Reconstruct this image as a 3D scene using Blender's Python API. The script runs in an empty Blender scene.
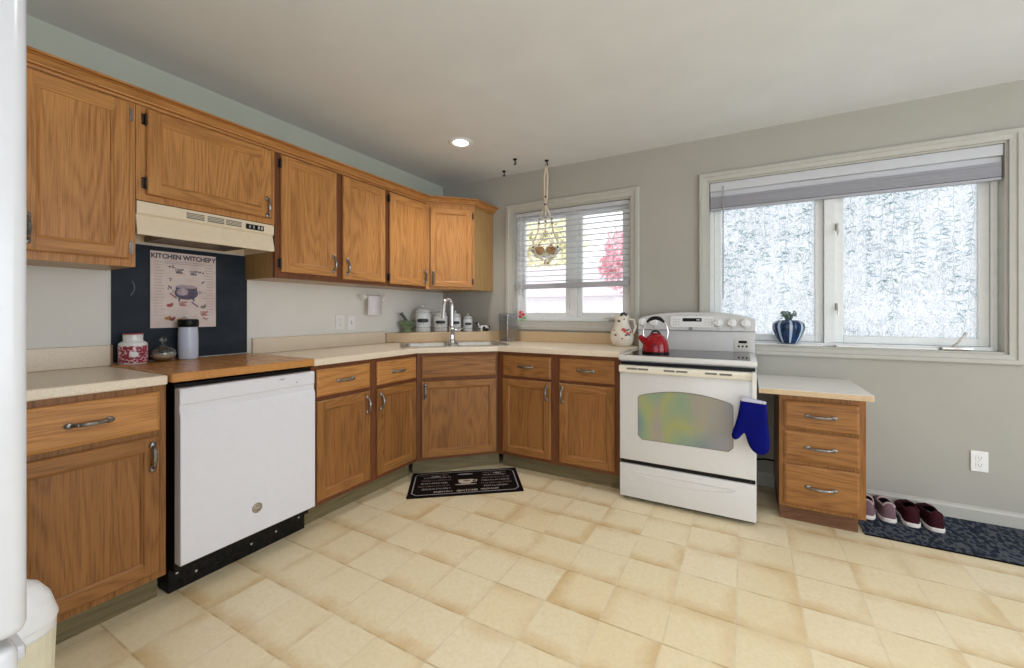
import bpy, bmesh, math, random
from mathutils import Vector, Matrix

# ------------------------------------------------------------------ camera, world, lights
S = bpy.context.scene
COL = S.collection
PI = math.pi
random.seed(7)

cam = bpy.data.cameras.new('camera')
cam.sensor_width = 36.0
cam.lens = 410.18 / 1024 * 36.0
cam.shift_x = (512 - 522.49) / 1024
cam.shift_y = (313.11 - 334) / 1024
cam.clip_start = 0.02
camo = bpy.data.objects.new('camera', cam)
COL.objects.link(camo)
camo.location = (2.6872, -3.2654, 1.1812)
camo.rotation_euler = (PI / 2, 0, 0.4972)
S.camera = camo

world = bpy.data.worlds.new('overcast_sky')
S.world = world
world.use_nodes = True
wb = world.node_tree.nodes['Background']
wb.inputs['Color'].default_value = (0.91, 0.95, 1.0, 1)
wb.inputs['Strength'].default_value = 2.2

S.view_settings.view_transform = 'Standard'
S.view_settings.look = 'None'
S.view_settings.gamma = 1
S.view_settings.use_curve_mapping = False
S.view_settings.exposure = 0.0
S.cycles.max_bounces = 10
S.cycles.diffuse_bounces = 6
S.cycles.transparent_max_bounces = 16
S.cycles.sample_clamp_indirect = 6


def area(name, loc, rot, sx, sy, power, col):
    l = bpy.data.lights.new(name, 'AREA')
    l.shape = 'RECTANGLE'
    l.size, l.size_y = sx, sy
    l.energy = power
    l.color = col
    o = bpy.data.objects.new(name, l)
    COL.objects.link(o)
    o.location = loc
    o.rotation_euler = rot
    return o


# added area lamps act as sky outside assumed openings in the unseen walls
area('added_daylight_side', (6.10, -2.55, 1.25), (0, PI / 2, 0), 2.1, 3.2, 56, (0.82, 0.885, 1.0))
area('added_daylight_rear', (3.6, -5.30, 1.3), (PI / 2, 0, 0), 3.0, 2.1, 8, (0.93, 0.96, 1.0))

H = 2.453


# ------------------------------------------------------------------ node helpers
class N:
    def __init__(s, name):
        s.m = bpy.data.materials.new(name)
        s.m.use_nodes = True
        s.t = s.m.node_tree
        s.t.nodes.clear()
        s.out = s.t.nodes.new('ShaderNodeOutputMaterial')

    def n(s, typ, **kw):
        nd = s.t.nodes.new('ShaderNode' + typ)
        for k, v in kw.items():
            setattr(nd, k, v)
        return nd

    def put(s, sock, v):
        if v is None:
            return
        if isinstance(v, bpy.types.NodeSocket):
            s.t.links.new(v, sock)
        else:
            if isinstance(v, tuple) and len(v) == 3 and sock.type == 'RGBA':
                v = (*v, 1)
            sock.default_value = v

    def math(s, op, a, b=None, c=None, clamp=False):
        nd = s.n('Math', operation=op)
        nd.use_clamp = clamp
        for i, v in enumerate((a, b, c)):
            if v is not None:
                s.put(nd.inputs[i], v)
        return nd.outputs[0]

    def mix(s, f, a, b, mode='MIX'):
        nd = s.n('Mix', data_type='RGBA', blend_type=mode)
        s.put(nd.inputs[0], f)
        s.put(nd.inputs[6], a)
        s.put(nd.inputs[7], b)
        return nd.outputs[2]

    def obj(s):
        return s.n('TexCoord').outputs['Object']

    def mapping(s, v, scale=(1, 1, 1), loc=(0, 0, 0), rot=(0, 0, 0)):
        nd = s.n('Mapping')
        s.put(nd.inputs['Vector'], v)
        s.put(nd.inputs['Scale'], scale)
        s.put(nd.inputs['Location'], loc)
        s.put(nd.inputs['Rotation'], rot)
        return nd.outputs[0]

    def noise(s, v, scale=5, detail=3, rough=0.55, dist=0.0):
        nd = s.n('TexNoise')
        s.put(nd.inputs['Vector'], v)
        nd.inputs['Scale'].default_value = scale
        nd.inputs['Detail'].default_value = detail
        nd.inputs['Roughness'].default_value = rough
        nd.inputs['Distortion'].default_value = dist
        return nd.outputs['Fac']

    def ramp(s, f, stops):
        nd = s.n('ValToRGB')
        s.put(nd.inputs[0], f)
        e = nd.color_ramp.elements
        while len(e) < len(stops):
            e.new(0.5)
        for i, (p, c) in enumerate(stops):
            e[i].position = p
            e[i].color = (*c, 1) if len(c) == 3 else c
        return nd.outputs[0]

    def smooth(s, v, a, b):
        nd = s.n('MapRange', interpolation_type='SMOOTHSTEP')
        s.put(nd.inputs[0], v)
        nd.inputs[1].default_value = a
        nd.inputs[2].default_value = b
        return nd.outputs[0]

    def bump(s, h, strength=0.2, dist=0.01):
        nd = s.n('Bump')
        nd.inputs['Strength'].default_value = strength
        nd.inputs['Distance'].default_value = dist
        s.put(nd.inputs['Height'], h)
        return nd.outputs[0]

    def bsdf(s, color, rough=0.5, metal=0.0, spec=0.5, normal=None, **kw):
        nd = s.n('BsdfPrincipled')
        s.put(nd.inputs['Base Color'], color)
        s.put(nd.inputs['Roughness'], rough)
        nd.inputs['Metallic'].default_value = metal
        nd.inputs['Specular IOR Level'].default_value = spec
        if normal is not None:
            s.put(nd.inputs['Normal'], normal)
        for k, v in kw.items():
            s.put(nd.inputs[k.replace('_', ' ')], v)
        s.t.links.new(nd.outputs[0], s.out.inputs[0])
        return s.m


def plain(name, col, rough=0.5, metal=0.0, spec=0.5, var=0.06, scale=30, **kw):
    """a colour with a faint procedural mottling"""
    k = N(name)
    f = k.noise(k.obj(), scale, 3)
    c2 = tuple(max(0, c * (1 - var)) for c in col)
    c1 = tuple(min(1, c * (1 + var)) for c in col)
    return k.bsdf(k.ramp(f, [(0.35, c2), (0.65, c1)]), rough, metal, spec, **kw)


def oak(name, axis, light=(0.57, 0.272, 0.085), dark=(0.235, 0.088, 0.022), rough=0.33):
    k = N(name)
    rnd = k.n('ObjectInfo').outputs['Random']
    off = k.n('CombineXYZ')
    for i in range(3):
        k.put(off.inputs[i], k.math('MULTIPLY', rnd, 7.3 + 5 * i))
    add = k.n('VectorMath', operation='ADD')
    k.put(add.inputs[0], k.obj())
    k.put(add.inputs[1], off.outputs[0])
    v = add.outputs[0]
    hi, lo = 85, 2.2
    sc = {'x': (lo, hi, hi), 'y': (hi, lo, hi), 'z': (hi, hi, lo)}[axis]
    fine = k.noise(k.mapping(v, tuple(c * 3.4 for c in sc)), 1, 4, 0.65)
    sc2 = {'x': (0.55, 5, 5), 'y': (5, 0.55, 5), 'z': (5, 5, 0.55)}[axis]
    field = k.noise(k.mapping(v, sc2), 1, 2, 0.5, 0.3)
    rings = k.math('SINE', k.math('MULTIPLY', field, 130))
    rings = k.math('MULTIPLY_ADD', rings, 0.5, 0.5)
    rings = k.math('POWER', rings, 1.6)
    broad = k.noise(k.mapping(v, tuple(c * 0.12 for c in sc)), 1, 2)
    f = k.math('ADD', k.math('MULTIPLY', fine, 0.85), k.math('MULTIPLY', rings, 0.13))
    f = k.math('ADD', f, k.math('MULTIPLY', broad, 0.25))
    mid = tuple((a * 0.6 + b * 0.4) for a, b in zip(light, dark))
    c = k.ramp(f, [(0.38, light), (0.62, mid), (0.86, dark)])
    return k.bsdf(c, k.math('MULTIPLY_ADD', fine, 0.15, rough - 0.02), spec=0.28, normal=k.bump(fine, 0.12, 0.002))


M = {}
M['oak_v'] = oak('oak_upright_grain', 'z')
M['oak_h'] = oak('oak_level_grain', 'x')
M['oak_y'] = oak('oak_deep_grain', 'y')
M['aged_v'] = oak('aged_shaded_oak_upright_grain', 'z', (0.33, 0.148, 0.043), (0.125, 0.045, 0.012))  # base cabinet oak: worn brown finish, with the dimmer light painted in too
M['aged_h'] = oak('aged_shaded_oak_level_grain', 'x', (0.36, 0.165, 0.050), (0.14, 0.051, 0.013))
M['oak_side'] = oak('oak_veneer_side', 'z', (0.44, 0.28, 0.115), (0.30, 0.17, 0.06), 0.28)
M['frame_red'] = oak('oak_face_frame', 'z', (0.19, 0.066, 0.025), (0.09, 0.03, 0.011), 0.45)
M['kick'] = oak('toe_board_wood', 'x', (0.21, 0.17, 0.085), (0.105, 0.082, 0.04), 0.55)
M['butcher'] = oak('varnished_butcher_wood', 'x', (0.55, 0.27, 0.085), (0.40, 0.165, 0.045), 0.22)
M['brown_board'] = oak('brown_board', 'x', (0.20, 0.095, 0.045), (0.10, 0.045, 0.022), 0.5)

# wall / ceiling paint
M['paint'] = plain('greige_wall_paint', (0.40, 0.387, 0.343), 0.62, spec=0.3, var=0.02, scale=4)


def shaded_strip_paint():
    # pale paint; the shade above the wall cabinets is painted in as darker grey-green
    k = N('pale_wall_paint_shaded_above')
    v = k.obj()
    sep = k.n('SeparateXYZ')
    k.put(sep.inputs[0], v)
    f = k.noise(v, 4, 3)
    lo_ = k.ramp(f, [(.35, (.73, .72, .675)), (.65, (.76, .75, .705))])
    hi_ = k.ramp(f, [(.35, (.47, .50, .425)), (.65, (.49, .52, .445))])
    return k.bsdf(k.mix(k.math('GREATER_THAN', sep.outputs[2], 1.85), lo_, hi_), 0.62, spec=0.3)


M['paint_left'] = shaded_strip_paint()
M['ceiling'] = plain('ceiling_paint', (0.72, 0.74, 0.75), 0.8, spec=0.2, var=0.02, scale=4)
M['trim'] = plain('cream_trim_paint', (0.46, 0.45, 0.405), 0.4, var=0.02)
M['vinyl'] = plain('white_window_vinyl', (0.76, 0.785, 0.785), 0.35, var=0.02)
M['white'] = plain('white_enamel', (0.62, 0.615, 0.605), 0.22, var=0.012)
M['white_fridge'] = plain('fridge_white_enamel', (0.60, 0.62, 0.66), 0.22, var=0.01)
M['white_dw'] = plain('dishwasher_white_enamel', (0.69, 0.69, 0.74), 0.25, var=0.01)
M['almond'] = plain('almond_enamel', (0.74, 0.63, 0.47), 0.3, var=0.02)
M['cream_trim'] = plain('oven_vent_cream', (0.74, 0.70, 0.60), 0.3, var=0.02)
M['plastic_white'] = plain('white_plastic', (0.82, 0.82, 0.81), 0.35, var=0.015)
M['black'] = plain('black_plastic', (0.006, 0.006, 0.007), 0.35, spec=.2, var=0.1)
M['black_metal'] = plain('scuffed_black_metal', (0.009, 0.008, 0.007), 0.45, spec=.15, var=0.6, scale=60)
M['chrome'] = plain('chrome', (0.78, 0.78, 0.80), 0.12, metal=1.0, var=0.03)
M['pewter'] = plain('worn_pewter', (0.25, 0.24, 0.23), 0.33, metal=1.0, var=0.25, scale=90)
M['steel'] = plain('brushed_steel', (0.62, 0.61, 0.59), 0.28, metal=1.0, var=0.08, scale=60)
M['dark_metal'] = plain('dark_hinge_metal', (0.05, 0.038, 0.03), 0.35, metal=0.7, var=0.3)
M['filter'] = plain('greasy_filter_metal', (0.22, 0.17, 0.12), 0.45, metal=0.6, var=0.45, scale=130)
M['brass'] = plain('bronze_badge', (0.30, 0.25, 0.19), 0.3, metal=0.8, var=0.1)
M['grey_slot'] = plain('grey_slot', (0.16, 0.15, 0.13), 0.5, var=0.1)
M['grey_mark'] = plain('grey_marking', (0.30, 0.30, 0.31), 0.5, var=0.1)
M['silver_mark'] = plain('pale_marking', (0.62, 0.60, 0.56), 0.5, var=0.05)


def laminate():
    k = N('cream_speckled_laminate')
    v = k.obj()
    f = k.noise(v, 260, 2, 0.7)
    g = k.noise(v, 12, 3)
    c = k.ramp(f, [(0.30, (0.62, 0.50, 0.36)), (0.48, (0.76, 0.66, 0.52)), (0.7, (0.82, 0.74, 0.61))])
    c = k.mix(k.math('MULTIPLY', g, 0.25), c, (0.62, 0.50, 0.36))
    return k.bsdf(c, 0.32, spec=0.5)


M['laminate'] = laminate()
M['laminate_tan'] = plain('tan_laminate', (0.56, 0.41, 0.245), 0.4, var=0.06, scale=90)
M['laminate_white'] = plain('white_desk_laminate', (0.78, 0.75, 0.70), 0.35, var=0.02)
M['laminate_raw'] = oak('raw_particle_edge', 'z', (0.42, 0.30, 0.15), (0.28, 0.18, 0.08), 0.6)


def floor_mat():
    k = N('stone_look_vinyl_tile')
    v = k.obj()
    sep = k.n('SeparateXYZ')
    k.put(sep.inputs[0], v)
    P = 0.2305
    tx = k.math('DIVIDE', k.math('SUBTRACT', sep.outputs[0], 2.195), P)
    ty = k.math('DIVIDE', k.math('SUBTRACT', sep.outputs[1], -1.970), P)
    fx, fy = k.math('FRACT', tx), k.math('FRACT', ty)
    cx, cy = k.math('FLOOR', tx), k.math('FLOOR', ty)
    cell = k.n('CombineXYZ')
    k.put(cell.inputs[0], cx)
    k.put(cell.inputs[1], cy)
    wn = k.n('TexWhiteNoise', noise_dimensions='2D')
    k.put(wn.inputs['Vector'], cell.outputs[0])
    rs = k.n('SeparateXYZ')
    k.put(rs.inputs[0], wn.outputs['Color'])
    r1, r2, r3 = rs.outputs
    # wobble of the worn edges
    wob = k.noise(v, 9, 4, 0.6)
    wob2 = k.noise(k.mapping(v, loc=(3, 1, 0)), 16, 4, 0.65)
    ex = k.math('ABSOLUTE', k.math('SUBTRACT', fx, 0.5))
    ey = k.math('ABSOLUTE', k.math('SUBTRACT', fy, 0.5))
    # brown stain that gathers towards one corner of every tile
    sx = k.math('SUBTRACT', fx, k.math('GREATER_THAN', r1, 0.25))
    gx = k.math('ABSOLUTE', k.math('SUBTRACT', fx, k.math('LESS_THAN', r1, 0.30)))
    gy = k.math('ABSOLUTE', k.math('SUBTRACT', fy, k.math('GREATER_THAN', r2, 0.32)))
    g = k.math('MAXIMUM', k.math('MULTIPLY', gx, k.math('MULTIPLY_ADD', r3, 0.35, 0.70)), gy)
    g = k.math('ADD', g, k.math('MULTIPLY', k.math('SUBTRACT', wob, 0.5), 0.55))
    stain = k.smooth(g, 0.66, 1.10)
    stain = k.math('MULTIPLY', stain, k.math('MULTIPLY_ADD', r2, 0.6, 0.35))
    base = k.ramp(k.noise(v, 55, 5, 0.7), [(0.30, (0.70, 0.595, 0.39)), (0.5, (0.75, 0.655, 0.455)), (0.72, (0.79, 0.715, 0.535))])
    base = k.mix(k.math('MULTIPLY', k.smooth(wob2, 0.45, 0.75), 0.35), base, (0.80, 0.73, 0.57))
    base = k.mix(k.math('MULTIPLY', r3, 0.28), base, (0.69, 0.53, 0.265))
    c = k.mix(k.math('MULTIPLY', stain, 0.85), base, (0.52, 0.325, 0.115))
    # joints
    e = k.math('MAXIMUM', ex, ey)
    j = k.smooth(e, 0.478, 0.492)
    jcol = k.mix(k.smooth(wob, 0.42, 0.58), (0.62, 0.52, 0.34), (0.44, 0.31, 0.15))
    jx = k.math('GREATER_THAN', ex, ey)
    jcol = k.mix(k.math('MULTIPLY', jx, 0.65), jcol, (0.72, 0.63, 0.46))
    c = k.mix(k.math('MULTIPLY', j, 0.75), c, jcol)
    h = k.math('SUBTRACT', k.math('MULTIPLY', k.noise(v, 40, 4, 0.6), 0.3), j)
    return k.bsdf(c, k.math('MULTIPLY_ADD', wob2, 0.2, 0.30), spec=0.45, normal=k.bump(h, 0.12, 0.004))


M['floor'] = floor_mat()


# ------------------------------------------------------------------ mesh helpers
class B:
    """collects shapes and links them as ONE mesh object"""

    def __init__(s):
        s.bm = bmesh.new()

    def face(s, pts, mi=0):
        f = s.bm.faces.new([s.bm.verts.new(p) for p in pts])
        f.material_index = mi
        return s

    def box(s, x0, x1, y0, y1, z0, z1, mi=0, bevel=0.0, seg=2):
        b = s.bm if not bevel else bmesh.new()
        vs = [b.verts.new((x, y, z)) for x in (x0, x1) for y in (y0, y1) for z in (z0, z1)]
        for q in ((0, 1, 3, 2), (4, 6, 7, 5), (0, 4, 5, 1), (2, 3, 7, 6), (0, 2, 6, 4), (1, 5, 7, 3)):
            b.faces.new([vs[i] for i in q]).material_index = mi
        if bevel:
            bmesh.ops.bevel(b, geom=b.edges[:], offset=bevel, segments=seg, profile=0.5, affect='EDGES')
            for f in b.faces:
                f.material_index = mi
            s.merge(b)
        return s

    def merge(s, b, mat=None):
        if mat is not None:
            bmesh.ops.transform(b, matrix=mat, verts=b.verts[:])
        me = bpy.data.meshes.new('tmp')
        b.to_mesh(me)
        s.bm.from_mesh(me)
        bpy.data.meshes.remove(me)
        b.free()

    def lathe(s, prof, seg=32, c=(0, 0, 0), mi=0, mat=None, f=None):
        """prof: list of (r, z); f(angle, r, z) -> r for fluted shapes"""
        b = bmesh.new()
        rings = []
        for r, z in prof:
            if r < 1e-6:
                rings.append([b.verts.new((c[0], c[1], c[2] + z))])
            else:
                ring = []
                for i in range(seg):
                    a = 2 * PI * i / seg
                    rr = f(a, r, z) if f else r
                    ring.append(b.verts.new((c[0] + rr * math.cos(a), c[1] + rr * math.sin(a), c[2] + z)))
                rings.append(ring)
        for A, Bq in zip(rings, rings[1:]):
            for i in range(seg):
                j = (i + 1) % seg
                if len(A) == 1 and len(Bq) == 1:
                    continue
                if len(A) == 1:
                    fc = b.faces.new((A[0], Bq[j], Bq[i]))
                elif len(Bq) == 1:
                    fc = b.faces.new((A[i], A[j], Bq[0]))
                else:
                    fc = b.faces.new((A[i], A[j], Bq[j], Bq[i]))
                fc.material_index = mi
        if len(rings[0]) > 1:
            b.faces.new(rings[0][::-1]).material_index = mi
        if len(rings[-1]) > 1:
            b.faces.new(rings[-1]).material_index = mi
        s.merge(b, mat)
        return s

    def tube(s, pts, r, seg=10, mi=0, cyc=False, flat=1.0):
        """r: number or list of radii; flat squashes the section"""
        pts = [Vector(p) for p in pts]
        n = len(pts)
        rs = r if isinstance(r, (list, tuple)) else [r] * n
        rings = []
        up = Vector((0, 0, 1))
        prev = None
        for i, p in enumerate(pts):
            if cyc:
                t = pts[(i + 1) % n] - pts[i - 1]
            else:
                t = pts[min(i + 1, n - 1)] - pts[max(i - 1, 0)]
            t.normalize()
            if prev is None:
                ref = up if abs(t.z) < 0.9 else Vector((1, 0, 0))
                u = t.cross(ref).normalized()
            else:
                u = (prev - t * prev.dot(t)).normalized()
            prev = u
            w = t.cross(u)
            rings.append([s.bm.verts.new(p + u * rs[i] * math.cos(2 * PI * k / seg) + w * rs[i] * flat * math.sin(2 * PI * k / seg)) for k in range(seg)])
        m = n if cyc else n - 1
        for i in range(m):
            A, Q = rings[i], rings[(i + 1) % n]
            for k in range(seg):
                f = s.bm.faces.new((A[k], A[(k + 1) % seg], Q[(k + 1) % seg], Q[k]))
                f.material_index = mi
        if not cyc:
            s.bm.faces.new(rings[0][::-1]).material_index = mi
            s.bm.faces.new(rings[-1]).material_index = mi
        return s

    def prism(s, poly, d0, d1, plane='xy', mi=0, inset=0.0):
        """extrude a 2-D outline between d0 and d1 along the axis normal to plane"""
        def P(u, v, d):
            return {'xy': (u, v, d), 'xz': (u, d, v), 'yz': (d, u, v)}[plane]
        a = [s.bm.verts.new(P(u, v, d0)) for u, v in poly]
        if inset:
            cx = sum(p[0] for p in poly) / len(poly)
            cy = sum(p[1] for p in poly) / len(poly)
            poly = [(cx + (u - cx) * (1 - inset), cy + (v - cy) * (1 - inset)) for u, v in poly]
        b = [s.bm.verts.new(P(u, v, d1)) for u, v in poly]
        n = len(poly)
        s.bm.faces.new(a[::-1]).material_index = mi
        s.bm.faces.new(b).material_index = mi
        for i in range(n):
            j = (i + 1) % n
            s.bm.faces.new((a[i], a[j], b[j], b[i])).material_index = mi
        return s

    def ball(s, c, r, mi=0, sc=(1, 1, 1), u=16, v=10):
        b = bmesh.new()
        bmesh.ops.create_uvsphere(b, u_segments=u, v_segments=v, radius=r)
        for f in b.faces:
            f.material_index = mi
        s.merge(b, Matrix.Translation(c) @ Matrix.Diagonal((*sc, 1)))
        return s

    def cyl(s, p0, p1, r, seg=20, mi=0):
        return s.tube([p0, p1], r, seg, mi)

    def done(s, name, mat, parent=None, smooth=True, bevel=0.0, ang=35, recalc=True, loc=None, label=None):
        if recalc:
            bmesh.ops.recalc_face_normals(s.bm, faces=s.bm.faces[:])
        me = bpy.data.meshes.new(name)
        s.bm.to_mesh(me)
        s.bm.free()
        for m in (mat if isinstance(mat, list) else [mat]):
            me.materials.append(M[m] if isinstance(m, str) else m)
        o = bpy.data.objects.new(name, me)
        COL.objects.link(o)
        if parent is not None:
            o.parent = parent
        if loc is not None:
            o.location = loc
        if smooth:
            me.polygons.foreach_set('use_smooth', [True] * len(me.polygons))
            me.set_sharp_from_angle(angle=math.radians(ang))
        if bevel:
            md = o.modifiers.new('edge', 'BEVEL')
            md.width = bevel
            md.segments = 2
            md.limit_method = 'ANGLE'
            md.angle_limit = math.radians(40)
        if label:
            o['label'] = label
        return o


def tag(o, label, cat, group=None):
    o['label'] = label
    o['category'] = cat
    if group:
        o['group'] = group
    return o


def thing(name, label, cat, loc=(0, 0, 0), rz=0.0, group=None):
    o = bpy.data.objects.new(name, None)
    o.empty_display_size = 0.1
    COL.objects.link(o)
    o.location = loc
    o.rotation_euler = (0, 0, rz)
    return tag(o, label, cat, group)


def struct(o):
    o['kind'] = 'structure'
    return o


def dup(root, loc, rz=None, label=None):
    r = root.copy()
    COL.objects.link(r)
    r.location = loc
    if rz is not None:
        r.rotation_euler = (0, 0, rz)
    if label:
        r['label'] = label
    for ch in list(root.children):
        c = ch.copy()
        COL.objects.link(c)
        c.parent = r
        for g in list(ch.children):
            d = g.copy()
            COL.objects.link(d)
            d.parent = c
    return r


def text_mesh(body, size, name, mat, parent, mtx, bold=0.0, sx=1.0, label=None):
    cu = bpy.data.curves.new('t', 'FONT')
    cu.body = body
    cu.size = size
    cu.align_x = 'CENTER'
    cu.align_y = 'CENTER'
    cu.extrude = 0.0003
    cu.offset = bold
    to = bpy.data.objects.new('t', cu)
    COL.objects.link(to)
    dg = bpy.context.evaluated_depsgraph_get()
    me = bpy.data.meshes.new_from_object(to.evaluated_get(dg))
    bpy.data.objects.remove(to)
    bpy.data.curves.remove(cu)
    me.transform(mtx @ Matrix.Diagonal((sx, 1, 1, 1)))
    me.name = name
    me.materials.clear()
    me.materials.append(M[mat])
    o = bpy.data.objects.new(name, me)
    COL.objects.link(o)
    o.parent = parent
    if label:
        o['label'] = label
    return o


UPRIGHT = Matrix.Rotation(PI / 2, 4, 'X')      # text lying in xy -> standing in xz, facing -y


def rrect(x0, x1, z0, z1, r, seg=5):
    p = []
    for cx, cz, a0 in ((x1 - r, z1 - r, 0), (x0 + r, z1 - r, 90), (x0 + r, z0 + r, 180), (x1 - r, z0 + r, 270)):
        for i in range(seg + 1):
            a = math.radians(a0 + 90 * i / seg)
            p.append((cx + r * math.cos(a), cz + r * math.sin(a)))
    return p


# ------------------------------------------------------------------ room shell
XR, YR = 6.0, -5.2
WT = 0.16
struct(B().box(-0.2, XR + 0.2, YR - 0.2, 0.2, -0.1, 0).done('floor', 'floor', smooth=False))
struct(B().box(-0.2, XR + 0.2, YR - 0.2, 0.2, H, H + 0.1).done('ceiling', 'ceiling', smooth=False))
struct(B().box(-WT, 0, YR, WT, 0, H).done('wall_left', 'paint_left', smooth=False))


def wall_with_holes(name, mat, a0, a1, holes, mk):
    """wall as one mesh of blocks around its openings; mk(b, a0, a1, z0, z1) adds a block"""
    b = B()
    x = a0
    for h0, h1, z0, z1 in holes:
        mk(b, x, h0, 0, H)
        if z0 > 0:
            mk(b, h0, h1, 0, z0)
        mk(b, h0, h1, z1, H)
        x = h1
    mk(b, x, a1, 0, H)
    return struct(b.done(name, mat, smooth=False))


W1 = (0.816, 1.893, 1.100, 2.105)
W2 = (2.446, 3.962, 0.952, 2.136)
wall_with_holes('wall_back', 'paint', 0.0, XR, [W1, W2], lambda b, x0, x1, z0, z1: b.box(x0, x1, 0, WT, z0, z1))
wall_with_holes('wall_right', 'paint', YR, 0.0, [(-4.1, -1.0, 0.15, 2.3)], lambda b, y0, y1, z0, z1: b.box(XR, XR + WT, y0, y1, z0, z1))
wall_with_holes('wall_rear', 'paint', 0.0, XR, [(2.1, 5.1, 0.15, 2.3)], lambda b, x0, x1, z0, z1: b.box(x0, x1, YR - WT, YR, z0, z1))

# baseboard on the back wall
struct(B().prism([(0, 0), (-0.014, 0), (-0.014, 0.068), (-0.008, 0.078), (-0.006, 0.088), (0, 0.088)], 2.76, XR, 'yz').done('baseboard_back', 'trim', smooth=False))


def casing(name, w, cw, zc=None):
    x0, x1, z0, z1 = w
    b = B()
    # stepped profile running round the opening: rings of inset / height
    rings = [(0.0, 0.0), (0.0, -0.014), (cw * 0.45, -0.018), (cw * 0.55, -0.024), (cw - 0.006, -0.024), (cw, -0.018), (cw, 0.0)]
    L = []
    for ins, y in rings:
        L.append([b.bm.verts.new(p) for p in ((x0 - ins, y, z0 - ins), (x1 + ins, y, z0 - ins), (x1 + ins, y, z1 + ins), (x0 - ins, y, z1 + ins))])
    for A, Q in zip(L, L[1:]):
        for i in range(4):
            j = (i + 1) % 4
            b.bm.faces.new((A[i], A[j], Q[j], Q[i]))
    # jamb liner
    t = 0.012
    b.box(x0, x0 + t, 0, WT, z0, z1).box(x1 - t, x1, 0, WT, z0, z1).box(x0 + t, x1 - t, 0, WT, z1 - t, z1).box(x0 + t, x1 - t, 0, WT, z0, z0 + t)
    return struct(b.done(name, 'trim', smooth=False))


# ---- window glass materials
def clear_glass():
    k = N('clear_window_glass')
    tr = k.n('BsdfTransparent')
    gl = k.n('BsdfGlossy')
    gl.inputs['Roughness'].default_value = 0.02
    fr = k.n('Fresnel')
    fr.inputs[0].default_value = 1.45
    mx = k.n('MixShader')
    k.put(mx.inputs[0], fr.outputs[0])
    k.put(mx.inputs[1], tr.outputs[0])
    k.put(mx.inputs[2], gl.outputs[0])
    k.t.links.new(mx.outputs[0], k.out.inputs[0])
    return k.m


def frosted_glass():
    k = N('frosted_film_glass')
    v = k.obj()
    n1 = k.noise(k.mapping(v, (1, 1, .45), rot=(0, .5, 0)), 120, 3, .7, 1.5)
    n2 = k.noise(k.mapping(v, (1, 1, .45), loc=(3, 0, 1), rot=(0, -.6, 0)), 95, 3, .7, 1.5)
    cl = k.noise(v, 5, 3)
    f = k.math('ADD', k.math('MULTIPLY', k.smooth(n1, .46, .60), .55), k.math('MULTIPLY', k.smooth(n2, .46, .60), .45))
    f = k.math('MULTIPLY', f, k.math('MULTIPLY_ADD', cl, 1.2, .25), clamp=True)
    c = k.mix(f, (0.92, 0.92, 0.915), (0.38, 0.42, 0.455))
    tl = k.n('BsdfTranslucent')
    k.put(tl.inputs['Color'], c)
    df = k.n('BsdfPrincipled')
    k.put(df.inputs['Base Color'], (0.75, 0.77, 0.79, 1))
    df.inputs['Roughness'].default_value = 0.25
    mx = k.n('MixShader')
    mx.inputs[0].default_value = 0.10
    k.put(mx.inputs[1], tl.outputs[0])
    k.put(mx.inputs[2], df.outputs[0])
    k.t.links.new(mx.outputs[0], k.out.inputs[0])
    return k.m


M['glass_clear'] = clear_glass()
M['glass_frost'] = frosted_glass()


def film_leaf():
    k = N('printed_film_leaf')
    f = k.noise(k.obj(), 25, 2)
    c = k.ramp(f, [(0.35, (0.46, 0.58, 0.58)), (0.65, (0.72, 0.76, 0.79))])
    tl = k.n('BsdfTransparent')
    k.put(tl.inputs['Color'], c)
    k.t.links.new(tl.outputs[0], k.out.inputs[0])
    return k.m


M['film_leaf'] = film_leaf()


def sash(parent, name, x0, x1, z0, z1, st, y0, y1, glass, mat='vinyl', lab=None):
    """a vinyl frame of width st round a pane"""
    b = B()
    b.box(x0, x0 + st, y0, y1, z0, z1, bevel=0.004).box(x1 - st, x1, y0, y1, z0, z1, bevel=0.004)
    b.box(x0 + st, x1 - st, y0, y1, z0, z0 + st, bevel=0.004).box(x0 + st, x1 - st, y0, y1, z1 - st, z1, bevel=0.004)
    o = b.done(name, mat, parent, smooth=False)
    ym = (y0 + y1) / 2
    p = B().box(x0 + st - .003, x1 - st + .003, ym - 0.003, ym + 0.003, z0 + st - .003, z1 - st + .003).done('pane', glass, o, smooth=False)
    return o, ym


# window over the sink
casing('trim_1', W1, 0.067)
w1 = bpy.data.objects.new('window_1', None)
COL.objects.link(w1)
struct(w1)
x0, x1, z0, z1 = W1[0] + .012, W1[1] - .012, W1[2] + .012, W1[3] - .012
b = B()
b.box(x0, x0 + .03, .06, .14, z0, z1).box(x1 - .03, x1, .06, .14, z0, z1).box(x0 + .03, x1 - .03, .06, .14, z1 - .03, z1).box(x0 + .03, x1 - .03, .06, .14, z0, z0 + .03)
b.box(1.350, 1.415, .06, .14, z0 + .03, z1 - .03)
b.done('window_frame', 'vinyl', w1, smooth=False, bevel=0.003)
sash(w1, 'sash', x0 + .031, 1.349, z0 + .031, z1 - .031, 0.042, .07, .115, 'glass_clear')
sash(w1, 'sash', 1.416, x1 - .031, z0 + .031, z1 - .031, 0.042, .07, .115, 'glass_clear')
# casement crank + latch
b = B().box(1.70, 1.79, .035, .058, z0 + .002, z0 + .018, bevel=.004).tube([(1.76, .045, z0 + .018), (1.72, .03, z0 + .028), (1.66, .03, z0 + .024)], .005)
b.done('crank_handle', 'steel', w1)
b = B().box(1.336, 1.344, .052, .068, 1.22, 1.27, bevel=.003)
b.done('sash_latch', 'vinyl', w1)

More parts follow.
